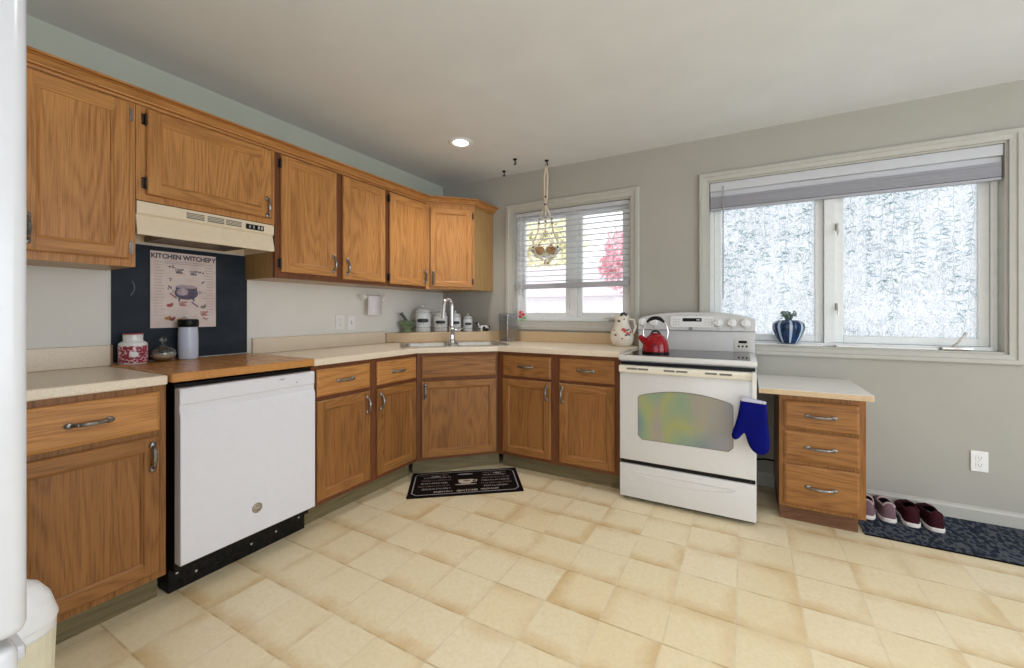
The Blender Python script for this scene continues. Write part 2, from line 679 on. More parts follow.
# window beside the desk (frosted film)
casing('trim_2', W2, 0.056)
w2 = bpy.data.objects.new('window_2', None)
COL.objects.link(w2)
struct(w2)
x0, x1, z0, z1 = W2[0] + .012, W2[1] - .012, W2[2] + .012, W2[3] - .012
b = B()
b.box(x0, x0 + .028, .07, .15, z0, z1).box(x1 - .028, x1, .07, .15, z0, z1).box(x0 + .028, x1 - .028, .07, .15, z1 - .028, z1).box(x0 + .028, x1 - .028, .05, .15, z0, z0 + .022)
b.box(3.145, 3.205, .06, .15, z0 + .022, z1 - .028)
b.done('window_frame', 'vinyl', w2, smooth=False, bevel=0.003)
panes = []
for a, c in ((x0 + .029, 3.144), (3.206, x1 - .029)):
    o, ym = sash(w2, 'sash', a, c, z0 + .023, z1 - .029, 0.046, .085, .125, 'glass_frost')
    panes.append((o, a + .046, c - .046, z0 + .069, z1 - .075, ym))
for o, a, c, za, zb, ym in panes:
    # stems and leaves printed on the film
    b = B()
    rr = random.Random(int(a * 100))
    y = ym - 0.0036
    n = 9
    def leaf(px, pz, ang, ln, wd):
        ca, sa = math.cos(ang), math.sin(ang)
        pts = [(0, 0), (ln * .3, wd), (ln * .65, wd * .75), (ln, 0), (ln * .65, -wd * .75), (ln * .3, -wd)]
        q = [(px + u * ca - w * sa, y, pz + u * sa + w * ca) for u, w in pts]
        if all(a < p[0] < c and za < p[2] < zb for p in q):
            b.face(q)
    for i in range(n):
        sx = a + (c - a) * (i + rr.uniform(.2, .8)) / n
        top, bot = zb - rr.uniform(.0, .05), zb - rr.uniform(.45, .95)
        z = top
        x = sx
        while z > max(bot, za + .02):
            nx = x + rr.uniform(-.006, .006)
            nz = z - .03
            nx = min(max(nx, a + .01), c - .01)
            b.face([(x - .0012, y, z), (x + .0012, y, z), (nx + .0012, y, nz), (nx - .0012, y, nz)])
            if rr.random() < .75:
                for sgn in (-1, 1):
                    if rr.random() < .75:
                        for kk in range(rr.choice((1, 2, 3))):
                            leaf(nx, nz, PI / 2 + sgn * rr.uniform(1.2, 2.6), rr.uniform(.025, .05), rr.uniform(.0025, .0045))
            x, z = nx, nz
    for i in range(420):
        leaf(rr.uniform(a, c), za + (zb - za) * rr.random() ** 1.1, rr.uniform(0, 2 * PI), rr.uniform(.012, .03), rr.uniform(.0014, .003))
    b.done('leaf_print', 'film_leaf', o, smooth=False, recalc=False)
b = B()
b.box(3.207, 3.222, .048, .084, 1.20, 1.245, bevel=.003).tube([(3.214, .052, 1.235), (3.214, .036, 1.20), (3.214, .034, 1.165)], .005)
b.box(3.207, 3.222, .048, .084, 1.72, 1.765, bevel=.003).tube([(3.214, .052, 1.755), (3.214, .036, 1.72), (3.214, .034, 1.685)], .005)
b.done('sash_latch', 'steel', w2)
b = B().box(3.70, 3.83, .012, .048, .966, .984, bevel=.004).tube([(3.745, .03, .984), (3.765, .018, 1.005), (3.795, .010, 1.06)], .006).ball((3.797, .010, 1.063), .010)
b.done('crank_handle', 'steel', w2)
b = B().box(x0 + .02, 3.13, .004, .05, .9645, .976, bevel=.003).box(3.20, 3.68, .004, .05, .9645, .976, bevel=.003)
b.done('window_sill', 'plastic_white', w2, smooth=False)


# ---- blinds
def blind_slats(b, x0, x1, y, zs, tilt, wd=0.024):
    for z in zs:
        dz, dy = wd / 2 * math.sin(tilt), wd / 2 * math.cos(tilt)
        n = 4
        prev = None
        for i in range(n + 1):
            t = -1 + 2 * i / n
            bow = 0.0022 * (1 - t * t)
            cur = ((y + dy * t), z + dz * t + bow)
            if prev:
                b.face([(x0, prev[0], prev[1]), (x1, prev[0], prev[1]), (x1, cur[0], cur[1]), (x0, cur[0], cur[1])])
            prev = cur


def slat_vinyl(name, col, tr):
    k = N(name)
    f = k.noise(k.obj(), 12, 2)
    c = k.ramp(f, [(.3, tuple(q * .97 for q in col)), (.7, col)])
    p = k.n('BsdfPrincipled')
    k.put(p.inputs['Base Color'], c)
    p.inputs['Roughness'].default_value = .4
    tl = k.n('BsdfTranslucent')
    k.put(tl.inputs['Color'], c)
    mx = k.n('MixShader')
    mx.inputs[0].default_value = tr
    k.put(mx.inputs[1], p.outputs[0])
    k.put(mx.inputs[2], tl.outputs[0])
    k.t.links.new(mx.outputs[0], k.out.inputs[0])
    return k.m


M['blind'] = slat_vinyl('white_blind_vinyl', (0.82, 0.83, 0.86), .42)
M['blind_grey'] = slat_vinyl('grey_lilac_blind_vinyl', (0.50, 0.50, 0.55), .2)
t = thing('window_blind', 'white slatted blind lowered two thirds over the window above the sink', 'blind', (1.354, 0.029, 2.09))
xa, xb = -.518, .520
B().box(xa, xb, -.014, .018, -.034, -.002, bevel=.003).done('headrail', 'blind', t, smooth=False)
b = B()
blind_slats(b, xa, xb, 0.004, [-.062 - .047 * i for i in range(13)], math.radians(-4), .046)
b.done('slats', 'blind', t, recalc=False)
B().box(xa, xb, -.018, .024, -.690, -.648, bevel=.004).done('bottom_rail', 'blind_grey', t, smooth=False)
b = B()
for x in (-.40, .0, .40):
    B().cyl((x, -.013, -.03), (x, -.013, -.645), .0012, 6).done('ladder_cord', 'blind', t)
B().cyl((-.455, -.024, -.03), (-.455, -.026, -.80), .003, 8).done('tilt_wand', 'plastic_white', t)

t = thing('window_blind', 'grey white blind drawn up into a bundle at the top of the frosted window', 'blind', (3.204, 0.03, 2.122))
xa, xb = -.740, .742
B().box(xa, xb, -.026, -.012, -.062, -.001, bevel=.003).done('valance', 'blind', t, smooth=False, label='white flat valance board')
B().box(xa, xb, -.008, .024, -.098, -.0625, bevel=.003).done('headrail', 'blind', t, smooth=False)
b = B()
rr = random.Random(2)
for i in range(18):
    q = rr.uniform(-.003, .003)
    b.box(xa + .004, xb - .004, -.020 + q, .028 + q, -.1035 - .0044 * i, -.1005 - .0044 * i)
b.done('slats', 'blind_grey', t, smooth=False, label='grey lilac slats stacked in a bundle')
B().box(xa + .004, xb - .004, -.021, .030, -.196, -.182, bevel=.004).done('bottom_rail', 'blind_grey', t, smooth=False)
B().cyl((-.655, -.032, -.03), (-.655, -.034, -.84), .0038, 8).done('tilt_wand', 'grey_mark', t, label='thin grey tilt wand')
b = B()
for x in (-.55, -.05, .48):
    B().cyl((x, .006, -.06), (x, .006, -.18), .0015, 6).done('lift_cord', 'blind', t)

# ------------------------------------------------------------------ the garden and houses outside
M['lawn'] = plain('lawn', (0.25, 0.32, 0.12), 0.9, var=0.3)
M['siding'] = plain('pale_siding', (0.80, 0.76, 0.75), 0.7, var=0.03)
M['roof_grey'] = plain('roof_shingles', (0.62, 0.54, 0.56), 0.8, var=0.12)
M['dark_glass'] = plain('dark_house_window', (0.22, 0.25, 0.28), 0.1, var=0.05)
M['leaf_yellow'] = plain('yellow_autumn_leaves', (0.90, 0.86, 0.62), 0.8, var=0.12)
M['leaf_red'] = plain('pink_red_autumn_leaves', (0.82, 0.50, 0.54), 0.8, var=0.2)
M['bark'] = plain('bark', (0.18, 0.13, 0.09), 0.9, var=0.2)
M['pale_drive'] = plain('pale_drive', (0.75, 0.76, 0.78), 0.8, var=0.05)
g = B().box(-25, 25, 0.7, 40, -0.9, -0.8).done('ground_outside', 'pale_drive', smooth=False)
g['kind'] = 'structure'


def house(x, y, w, d, h, label):
    t = thing('neighbour_house', label, 'house', (x, y, -.8))
    b = B().box(-w / 2, w / 2, 0, d, 0, h)
    b.done('wall', 'siding', t, smooth=False)
    B().prism([(-.4, h), (d + .4, h), (d / 2, h + d * .30)], -w / 2 - .3, w / 2 + .3, 'yz').done('roof', 'roof_grey', t, smooth=False)
    for wx in (-w * .28, w * .28):
        f = B().box(wx - .75, wx + .75, -.06, -.001, h * .35, h * .75).done('window_surround', 'vinyl', t, smooth=False)
        B().box(wx - .62, wx + .62, -.075, -.061, h * .40, h * .71).done('pane', 'dark_glass', f, smooth=False)
    B().box(-.45, .45, -.05, -.001, .1, 2.1).done('front_door', 'vinyl', t, smooth=False)


house(-3.9, 9.0, 6.2, 4.2, 2.5, 'pale house with pinkish roof seen through the sink window, behind the left sash')


def tree(x, y, h, r, mat, label, seed):
    t = thing('garden_tree', label, 'tree', (x, y, -.8))
    B().tube([(0, 0, 0), (.05, .03, h * .4), (0, 0, h * .8)], [.16, .12, .06], 10).done('trunk', 'bark', t)
    b = B()
    rr = random.Random(seed)
    for i in range(2600):
        a, e = rr.uniform(0, 2 * PI), math.asin(rr.uniform(-1, 1))
        q = r * rr.random() ** .4 * (0.75 + .25 * math.sin(3 * a + 2 * e))
        c = Vector((q * math.cos(a) * math.cos(e), q * math.sin(a) * math.cos(e), h * .72 + q * 1.05 * math.sin(e)))
        u = Vector((rr.gauss(0, 1), rr.gauss(0, 1), rr.gauss(0, 1))).normalized()
        w = u.orthogonal().normalized()
        s = rr.uniform(.05, .12) * (r / 1.1)
        b.face([c + u * s, c + w * s * .6, c - u * s, c - w * s * .6])
    b.done('foliage', mat, t, smooth=False, recalc=False)


tree(-6.0, 15.2, 7.8, 2.1, 'leaf_yellow', 'pale yellow leaved tree rising behind the neighbouring house', 3)
tree(-.05, 7.4, 4.7, .85, 'leaf_red', 'pink red autumn tree outside the right sash of the sink window', 5)


# ------------------------------------------------------------------ cabinet builders (front faces local -y, front of the face frame at y = 0)
def pull(parent, x, z, y, vertical, L=0.100, mat='pewter', label=None):
    """arched bar handle on two feet"""
    b = B()
    h = L / 2
    pts, rs = [], []
    for i in range(13):
        t = -1 + i / 6
        d = 0.024 * (1 - abs(t) ** 2.6) + 0.003
        pts.append((t * h * .96, -d))
        rs.append(0.0050 + 0.0042 * (1 - abs(t)) ** 0.8)
    P = (lambda s, d: (x, y + d, z + s)) if vertical else (lambda s, d: (x + s, y + d, z))
    b.tube([P(s, d) for s, d in pts], rs, 8)
    for s in (-h, h):
        b.ball(P(s * .93, -.0045), 0.0115, sc=(1.0, .5, 1.25) if vertical else (1.25, .5, 1.0), u=12, v=8)
        b.ball(P(s * .62, -.0215), 0.0068, sc=(1, .8, 1), u=10, v=6)
    return b.done('handle', mat, parent, label=label)


def rings_to(b, R, mi_fn):
    L = []
    for (xa, xb, za, zb, y) in R:
        L.append([b.bm.verts.new(p) for p in ((xa, y, za), (xb, y, za), (xb, y, zb), (xa, y, zb))])
    for A, Q in zip(L, L[1:]):
        for i in range(4):
            j = (i + 1) % 4
            b.bm.faces.new((A[i], A[j], Q[j], Q[i])).material_index = mi_fn(i)
    return L


def door(cab, x0, x1, z0, z1, handle=None, hz=None, hinge=None, fw=0.050, hinge_mat='dark_metal', name='door', oak='oak'):
    """frame-and-panel oak door; handle/hinge: 'l' or 'r'"""
    b = B()
    Y0 = -.001
    def R(i, y):
        return (x0 + i, x1 - i, z0 + i, z1 - i, y)
    mi = lambda i: 1 if i in (0, 2) else 0
    rings_to(b, [R(.004, Y0), R(0, -.004), R(0, -.015), R(.005, -.020)], mi)
    # stiles run the full height, rails sit between them
    f, y = fw, -.020
    for xa, xb in ((x0 + .005, x0 + f), (x1 - f, x1 - .005)):
        b.face([(xa, y, z0 + .005), (xb, y, z0 + .005), (xb, y, z1 - .005), (xa, y, z1 - .005)], 0)
    for za, zb in ((z0 + .005, z0 + f), (z1 - f, z1 - .005)):
        b.face([(x0 + f, y, za), (x1 - f, y, za), (x1 - f, y, zb), (x0 + f, y, zb)], 1)
    rings_to(b, [R(f, -.020), R(f + .003, -.0165), R(f + .010, -.0135), R(f + .012, -.009)], mi)
    o = b.done(name, [oak + '_v', oak + '_h'], cab, ang=20, recalc=False)
    B().box(x0 + f + .0115, x1 - f - .0115, -.0105, -.003, z0 + f + .0115, z1 - f - .0115).done('panel', oak + '_v', o, smooth=False)
    if handle:
        pull(o, x0 + .026 if handle == 'l' else x1 - .026, hz, -.020, True)
    if hinge:
        hx = x0 - .002 if hinge == 'l' else x1 + .002
        s = -1 if hinge == 'l' else 1
        for z in (z0 + .05, z1 - .05):
            hb = B().cyl((hx, -.014, z - .022), (hx, -.014, z + .022), .0045, 10)
            hb.box(min(hx, hx + s * .012), max(hx, hx + s * .012), -.005, -.0005, z - .024, z + .024)
            hb.ball((hx, -.014, z + .025), .0045, u=8, v=6).ball((hx, -.014, z - .025), .0045, u=8, v=6)
            hb.done('hinge', hinge_mat, o)
    return o


def drawer(cab, x0, x1, z0, z1, handle=True, name='drawer', hmat='pewter', L=0.105, oak='aged'):
    b = B()
    def R(i, y):
        return (x0 + i, x1 - i, z0 + i, z1 - i, y)
    Lr = rings_to(b, [R(.003, -.001), R(0, -.004), R(0, -.013), R(.004, -.0165), R(.012, -.020)], lambda i: 0)
    b.bm.faces.new(Lr[-1])
    b.bm.faces.new(Lr[0][::-1])
    o = b.done(name, oak + '_h', cab, ang=15, recalc=False)
    if handle:
        pull(o, (x0 + x1) / 2, (z0 + z1) / 2, -.020, False, L, hmat)
    return o


CT0, CT1 = 0.892, 0.930        # underside and top of the worktops


def carcass(cab, w, d, z0, z1, mat='oak_side', frame='frame_red'):
    B().box(0.001, w - .001, .0205, d, z0, z1).done('carcass', mat, cab, smooth=False)
    B().box(0, w, 0, .020, z0, z1).done('face_frame', frame, cab, smooth=False)


def toe(cab, w, d, h=.112, mat='kick'):
    B().box(0.002, w - .002, .072, d, 0.001, h).done('toe_kick', mat, cab, smooth=False)


FX = 0.605          # face-frame plane of both runs (distance from the wall)
L90 = PI / 2
# --- base cabinets, left wall
y0 = -2.945
c = thing('base_cabinet', 'narrow oak base cabinet with one drawer over one scuffed door, between fridge and dishwasher', 'cabinet', (FX, y0, 0), L90)
w = -2.487 - y0
carcass(c, w, .60, .113, CT0 - .001, frame='aged_v')
toe(c, w, .60)
drawer(c, -2.915 - y0, -2.511 - y0, .712, .866, L=.11, oak='oak')  # paler oak than the door: light from above put into its colour
door(c, -2.915 - y0, -2.511 - y0, .143, .690, 'r', .612, oak='aged')

y0 = -1.850
c = thing('base_cabinet', 'oak base cabinet with two drawers over two doors, right of the dishwasher', 'cabinet', (FX, y0, 0), L90)
w = -1.033 - y0
carcass(c, w, .60, .113, CT0 - .001)
toe(c, w, .60)
for a, d_, s in ((-1.824, -1.460, 'r'), (-1.402, -1.048, 'l')):
    drawer(c, a - y0, d_ - y0, .718, .868, oak='oak')  # top light on these drawer fronts is painted in as paler oak
    door(c, a - y0, d_ - y0, .140, .694, s, .612, oak='aged')

# --- diagonal sink base
n_face = 1.156
cx = n_face / math.sqrt(2)
c = thing('corner_sink_cabinet', 'oak corner sink cabinet set diagonally, wide door under a blank drawer front', 'cabinet', (cx, -cx, 0), PI / 4)
hw = 0.2985
B().box(-hw, hw, 0, .020, .113, CT0 - .001).done('face_frame', 'frame_red', c, smooth=False)
b = B()
def loc45(x, y):
    r = math.sqrt(.5)
    dx, dy = x - cx, y + cx
    return (r * (dx + dy), r * (-dx + dy))
poly = [loc45(*p) for p in ((.615, -1.026), (1.026, -.615), (1.026, -.01), (.01, -.01), (.01, -1.026))]
poly[0] = (-hw + .002, .021)
poly[1] = (hw - .002, .021)
b.face([(*p, .115) for p in poly])
for i in range(len(poly)):
    p, q = poly[i], poly[(i + 1) % len(poly)]
    b.face([(*p, .115), (*q, .115), (*q, CT0 - .002), (*p, CT0 - .002)])
b.done('carcass', 'oak_side', c, smooth=False, recalc=False)
B().box(-.326, .326, .072, .10, 0.001, .112).done('toe_kick', 'kick', c, smooth=False)
drawer(c, -.267, .285, .712, .868, handle=False, name='false_drawer_front')
door(c, -.267, .285, .134, .690, 'l', .612, oak='aged')

# --- base cabinet, back wall
x0 = 1.034
c = thing('base_cabinet', 'oak base cabinet with two drawers over two doors, left of the white range', 'cabinet', (x0, -FX, 0), 0)
w = 1.972 - x0
carcass(c, w, .60, .113, CT0 - .001)
toe(c, w, .60)
for a, d_, s in ((1.082, 1.478, 'r'), (1.543, 1.938, 'l')):
    drawer(c, a - x0, d_ - x0, .712, .866)
    door(c, a - x0, d_ - x0, .140, .692, s, .612, oak='aged')
# a strip of scraped pale wood on the lower rail of the right door is left to the oak grain

# --- desk drawer unit
x0 = 2.858
c = thing('drawer_cabinet', 'low oak cabinet of three drawers under the white desk top', 'cabinet', (x0, -.530, 0), 0)
w = 3.242 - x0
B().box(0.001, w - .001, .0205, .515, .098, .722).done('carcass', 'aged_v', c, smooth=False)
B().box(0, w, 0, .020, .098, .722).done('face_frame', 'aged_v', c, smooth=False)
B().box(0.004, w - .020, .062, .50, .001, .097).done('toe_kick', 'brown_board', c, smooth=False)
for za, zb in ((.543, .695), (.366, .526), (.119, .343)):
    drawer(c, .022, w - .028, za, zb, L=.125)

# --- upper cabinets, left wall (face frame plane x = .315)
UX = .315


def upper(name, label, y0, y1, z0, z1, doors, side_l=True, frame='frame_red'):
    c = thing(name, label, 'cabinet', (UX, y0, z0), L90)
    w = y1 - y0
    B().box(.001, w - .001, .0205, UX - .002, 0, z1 - z0).done('carcass', 'oak_side', c, smooth=False)
    B().box(0, w, 0, .020, 0, z1 - z0).done('face_frame', frame, c, smooth=False)
    for a, d_, za, zb, hs, hz, hg, hm in doors:
        door(c, a - y0, d_ - y0, za - z0, zb - z0, hs, hz - z0 if hz else None, hg, hinge_mat=hm)
    return c


UB, UT = 1.385, 2.120
upper('wall_cabinet', 'tall oak wall cabinet at the near end, left of the range hood', -2.872, -2.487, UB, UT,
      [(-2.830, -2.511, 1.417, 2.100, 'l', 1.50, 'r', 'pewter')], frame='oak_v')
upper('wall_cabinet', 'short oak wall cabinet above the range hood', -2.485, -1.876, 1.686, UT,
      [(-2.452, -1.902, 1.715, 2.100, 'r', 1.775, 'l', 'dark_metal')], frame='oak_v')
upper('wall_cabinet', 'oak wall cabinet with a pair of doors, just right of the range hood', -1.874, -1.042, UB, UT,
      [(-1.845, -1.481, 1.420, 2.100, 'r', 1.50, 'l', 'dark_metal'), (-1.430, -1.066, 1.408, 2.100, 'l', 1.49, 'r', 'dark_metal')])
upper('wall_cabinet', 'single door oak wall cabinet next to the diagonal corner cabinet', -1.040, -.606, UB, UT,
      [(-1.020, -.622, 1.404, 2.098, 'r', 1.485, 'l', 'dark_metal')])

# diagonal upper
ux = .925 / 2
c = thing('corner_wall_cabinet', 'diagonal oak wall cabinet in the corner with one glowing orange door', 'cabinet', (ux, -ux, UB), PI / 4)
hw = .2075
def loc45u(x, y):
    r = math.sqrt(.5)
    dx, dy = x - ux, y + ux
    return (r * (dx + dy), r * (-dx + dy))
poly = [(-hw + .001, .0205), (hw - .001, .0205)] + [loc45u(*p) for p in ((.600, -.310), (.600, -.003), (.003, -.003), (.003, -.604), (.313, -.604))]
B().prism(poly, 0, UT - UB).done('carcass', 'oak_side', c, smooth=False)
B().box(-hw, hw, 0, .020, 0, UT - UB).done('face_frame', 'oak_v', c, smooth=False)
door(c, -.172, .185, .018, .688, 'l', .095, 'r', fw=.042)


# crown moulding along the whole run (one piece you could lift off)
def crown():
    prof = [(0, 0), (.007, 0), (.008, .011), (.005, .013), (.017, .016), (.018, .022), (.023, .026), (.034, .040), (.045, .044), (.043, .047), (.056, .048), (.056, .056), (0, .056)]
    zb = 2.108
    # outline of the cabinet fronts (door side), walking from the near end to the back wall
    path = [(UX + .001, -2.874), (UX + .001, -.6095), (.6085, -.316), (.6085, -.001)]
    nrm = [(1, 0), (math.sqrt(.5), -math.sqrt(.5)), (1, 0)]
    b = B()
    L = []
    for i, p in enumerate(path):
        if i == 0:
            m = Vector(nrm[0])
        elif i == len(path) - 1:
            m = Vector(nrm[-1])
        else:
            a, d_ = Vector(nrm[i - 1]), Vector(nrm[i])
            m = (a + d_).normalized()
            m = m / m.dot(a)
        L.append([b.bm.verts.new((p[0] + m.x * o, p[1] + m.y * o, zb + h)) for o, h in prof])
    for A, Q in zip(L, L[1:]):
        for i in range(len(prof)):
            j = (i + 1) % len(prof)
            b.bm.faces.new((A[i], A[j], Q[j], Q[i]))
    b.bm.faces.new(L[0][::-1])
    b.bm.faces.new(L[-1])
    o = b.done('crown_moulding', 'oak_y', ang=15)
    return tag(o, 'oak crown moulding running along the top of the wall cabinets', 'moulding')


crown()


# ------------------------------------------------------------------ worktops
def slab(b, outer, hole, z0, z1, mi=0):
    """flat slab with an optional hole, outline counter-clockwise"""
    bm = b.bm
    for z, flip in ((z1, False), (z0, True)):
        es = []
        for lp in [outer] + ([hole] if hole else []):
            vs = [bm.verts.new((*p, z)) for p in lp]
            es += [bm.edges.new((vs[i], vs[(i + 1) % len(vs)])) for i in range(len(vs))]
        bmesh.ops.triangle_fill(bm, use_beauty=True, use_dissolve=False, edges=es)
    bm.verts.ensure_lookup_table()
    for lp in [outer] + ([hole] if hole else []):
        for i in range(len(lp)):
            p, q = lp[i], lp[(i + 1) % len(lp)]
            bm.faces.new([bm.verts.new(v) for v in ((*p, z0), (*q, z0), (*q, z1), (*p, z1))])
    bmesh.ops.remove_doubles(bm, verts=bm.verts[:], dist=1e-5)
    for f in bm.faces:
        f.material_index = mi


r2 = math.sqrt(.5)
def nt(n, t):      # n: distance out of the corner along the diagonal, t: sideways
    return ((n + t) * r2, (t - n) * r2)
sink_hole = [nt(n, t) for n, t in rrect(.625, 1.105, -.395, .395, .06)]
top = thing('corner_countertop', 'cream laminate worktop wrapping the corner round the steel sink', 'countertop', (0, 0, 0))
b = B()
slab(b, [(.002, -1.848), (.632, -1.848), (.632, -1.045), (1.045, -.632), (1.974, -.632), (1.974, -.002), (.002, -.002)], sink_hole, CT0, CT1)
b.done('worktop', 'laminate', top, smooth=False, bevel=.006)
b = B()
b.prism([(.001, CT1 + .0005), (.020, CT1 + .0005), (.020, 1.022), (.012, 1.027), (.001, 1.027)], -1.835, -.775, 'xz')
b.done('backsplash', 'laminate', top, smooth=False)
b = B().box(.672, 1.974, -.020, -.001, CT1 + .0005, 1.019)
b.done('backsplash', 'laminate_tan', top, smooth=False, bevel=.003, label='tan laminate backsplash strip under the window')
b = B().prism([(.001, -.765), (.020, -.765), (.668, -.020), (.668, -.001), (.001, -.001)], CT1 + .0005, 1.013)
b.done('corner_ledge', 'laminate_tan', top, smooth=False, bevel=.004, label='tan raised triangular ledge behind the sink')

t = thing('countertop', 'short cream laminate worktop at the near end beside the fridge', 'countertop', (0, 0, 0))
B().box(.002, .632, -2.948, -2.489, CT0, CT1).done('worktop', 'laminate', t, smooth=False, bevel=.006)
B().box(.001, .022, -2.948, -2.480, CT1 + .0005, 1.028).done('backsplash', 'laminate', t, smooth=False, bevel=.003)
B().box(.001, .024, -2.479, -2.474, CT1 + .0005, 1.028).done('end_cap', 'laminate_raw', t, smooth=False, label='raw brown end of the backsplash')

b = B()
slab(b, [(.026, -2.486), (.655, -2.486), (.660, -1.872), (.640, -1.8505), (.002, -1.8505), (.002, -2.472), (.026, -2.472)], None, .899, .936)
o = b.done('butcher_block_board', 'butcher', smooth=False, bevel=.006)
o.rotation_euler = (0, 0, 0)
tag(o, 'varnished orange brown wooden board lying over the dishwasher', 'countertop')

t = thing('desk_top', 'low white laminate desk top right of the range', 'desk top', (2.756, 0, .732))
B().prism([(0, -.600), (.500, -.600), (.506, -.594), (.506, -.002), (0, -.002)], 0, .030).done('desk_board', ['laminate_white'], t, smooth=False, bevel=.002)
B().box(0, .502, -.603, -.6005, .001, .028).done('front_edge_band', 'laminate_tan', t, smooth=False, label='tan front edge of the desk top')

# ------------------------------------------------------------------ dishwasher
t = thing('dishwasher', 'white dishwasher with a bare black base under the wooden board', 'dishwasher', (FX, -2.462, 0), L90)
w = .602
B().box(.004, w - .004, .0, .58, .10, .884).done('tub_box', 'black_metal', t, smooth=False, label='black sides of the tub')
B().box(.0, w + .004, .045, .50, .001, .099).done('base_plate', 'black_metal', t, smooth=False, bevel=.002, label='scuffed black base plate')
# door panel: curved shallow recess band near the top
prof = [(-.002, .142), (-.050, .142), (-.055, .148), (-.055, .752), (-.052, .765), (-.046, .772), (-.046, .800), (-.050, .806), (-.050, .862), (-.044, .870), (-.002, .870)]
d = B().prism(prof, .003, w - .001, 'yz').done('door', 'white_dw', t, bevel=.003, ang=25)
bd = B()
bd.lathe([(.0, .0), (.023, 0), (.023, .0025), (.020, .0035), (0, .0035)], 28, mat=Matrix.Translation(((2.462 - 2.160), -.0552, .262)) @ Matrix.Rotation(PI / 2, 4, 'X'))
bo = bd.done('badge', 'brass', d, label='round bronze badge')
k = B()
ring = [((2.462 - 2.160) + .0165 * math.cos(a * PI / 12), -.0592, .262 + .0165 * math.sin(a * PI / 12)) for a in range(24)]
k.tube(ring, .0007, 6, cyc=True)
k.done('badge_ring', 'silver_mark', d)
text_mesh('GE', .017, 'badge_letters', 'silver_mark', d, Matrix.Translation(((2.462 - 2.160), -.0592, .262)) @ UPRIGHT, .0002)
B().box(w - .19, w - .165, -.0515, -.0502, .848, .853).done('indicator', 'grey_mark', d, smooth=False)
B().box(w - .105, w - .098, -.0515, -.0502, .822, .828).done('indicator', 'grey_mark', d, smooth=False)
for x, z in ((.03, .075), (.10, .045), (w - .03, .075), (.33, .05), (.45, .055)):
    B().ball((x, .044, z), .005, sc=(1, .5, 1), u=10, v=6).done('base_screw', 'steel', t)

# ------------------------------------------------------------------ range hood
t = thing('range_hood', 'almond range hood with slot vents under the short wall cabinet', 'range hood', (0, -2.483, 1.532), L90)
w = .603
# local: x along the wall, y = -X
shell = [(0, .152), (-.300, .152), (-.318, .150), (-.318, .098), (-.305, .088), (-.322, .020), (-.322, 0), (-.312, 0), (-.300, .022), (-.02, .040), (0, .040)]
B().prism(shell, 0, w, 'yz').done('hood_shell', 'almond', t, smooth=False, bevel=.0025)
B().box(.12, w - .12, -.27, -.04, .006, .034).done('grease_filter', 'filter', t, smooth=False, label='dark greasy mesh filter')
B().box(.0, .002, -.312, -.003, .001, .04).box(w - .002, w, -.312, -.003, .001, .04).box(.002, w - .002, -.012, -.003, .001, .04).done('inner_skirt', 'almond', t, smooth=False)
for xa in (.185, .273, .356):
    B().box(xa, xa + .074, -.3195, -.3182, .108, .136).done('vent_slot', 'grey_slot', t, smooth=False)
    b = B()
    for i in range(3):
        b.box(xa, xa + .074, -.3215, -.3196, .114 + .007 * i, .1165 + .007 * i)
    b.done('vent_louvre', 'almond', t, smooth=False)
p = B().box(.452, .545, -.3205, -.3182, .106, .134).done('switch_panel', 'black', t, smooth=False)
for xa in (.466, .486, .512, .528):
    B().box(xa, xa + .008, -.326, -.3206, .112, .128, bevel=.001).done('switch_button', 'grey_mark' if xa < .5 else 'silver_mark', p, smooth=False)

# ------------------------------------------------------------------ chalkboard and poster
M['chalkboard'] = None
def chalk():
    k = N('navy_chalkboard_paint')
    f = k.noise(k.obj(), 6, 5, 0.65)
    c = k.ramp(f, [(0.3, (0.014, 0.019, 0.028)), (0.7, (0.029, 0.037, 0.051))])
    return k.bsdf(c, 0.5, spec=0.15)
M['chalkboard'] = chalk()
t = thing('chalkboard', 'dark navy chalkboard panel on the wall below the range hood', 'chalkboard', (.001, -2.474, .940), L90)
B().box(0, .612, -.005, 0, 0, .588).done('board', 'chalkboard', t, smooth=False)
M['chalk_mark'] = plain('faint_chalk', (0.13, 0.15, 0.18), .8)
b = B()
sq = [(.075, .40), (.083, .385), (.085, .365), (.080, .345), (.070, .330)]
b.tube([(x, -.0055, z) for x, z in sq], .0025, 6)
b.done('chalk_scribble', 'chalk_mark', t, label='faint curved chalk mark')

M['poster_paper'] = None
def paper():
    k = N('aged_poster_paper')
    v = k.obj()
    f = k.noise(v, 9, 4)
    c = k.ramp(f, [(.3, (.62, .50, .46)), (.6, (.72, .62, .58)), (.8, (.60, .44, .36))])
    return k.bsdf(c, .6)
M['poster_paper'] = paper()
M['ink'] = plain('poster_ink', (.075, .06, .085), .6, var=.3)
M['ink_soft'] = plain('poster_fine_print', (.34, .29, .30), .6, var=.2)
M['ink_violet'] = plain('poster_violet', (.10, .085, .13), .6, var=.35, scale=70)
M['ink_mauve'] = plain('poster_pale_mauve', (.42, .34, .38), .6, var=.2)
M['ink_red'] = plain('poster_red', (.33, .075, .075), .6, var=.3)
M['ink_orange'] = plain('poster_orange', (.55, .25, .08), .6, var=.3)
M['ink_green'] = plain('poster_olive', (.22, .20, .12), .6, var=.3)
t = thing('wall_poster', 'Kitchen Witchery herb poster with a cauldron on the dark chalkboard', 'poster', (.0075, -2.328, 1.104), L90)
PW, PH = .296, .400
B().box(0, PW, -.0015, 0, 0, PH).done('poster_sheet', 'poster_paper', t, smooth=False)
text_mesh('KITCHEN WITCHERY', .034, 'title', 'ink', t, Matrix.Translation((PW / 2, -.0018, PH - .025)) @ UPRIGHT, .0013, .90)
y = -.0018
b = B()
rr = random.Random(4)
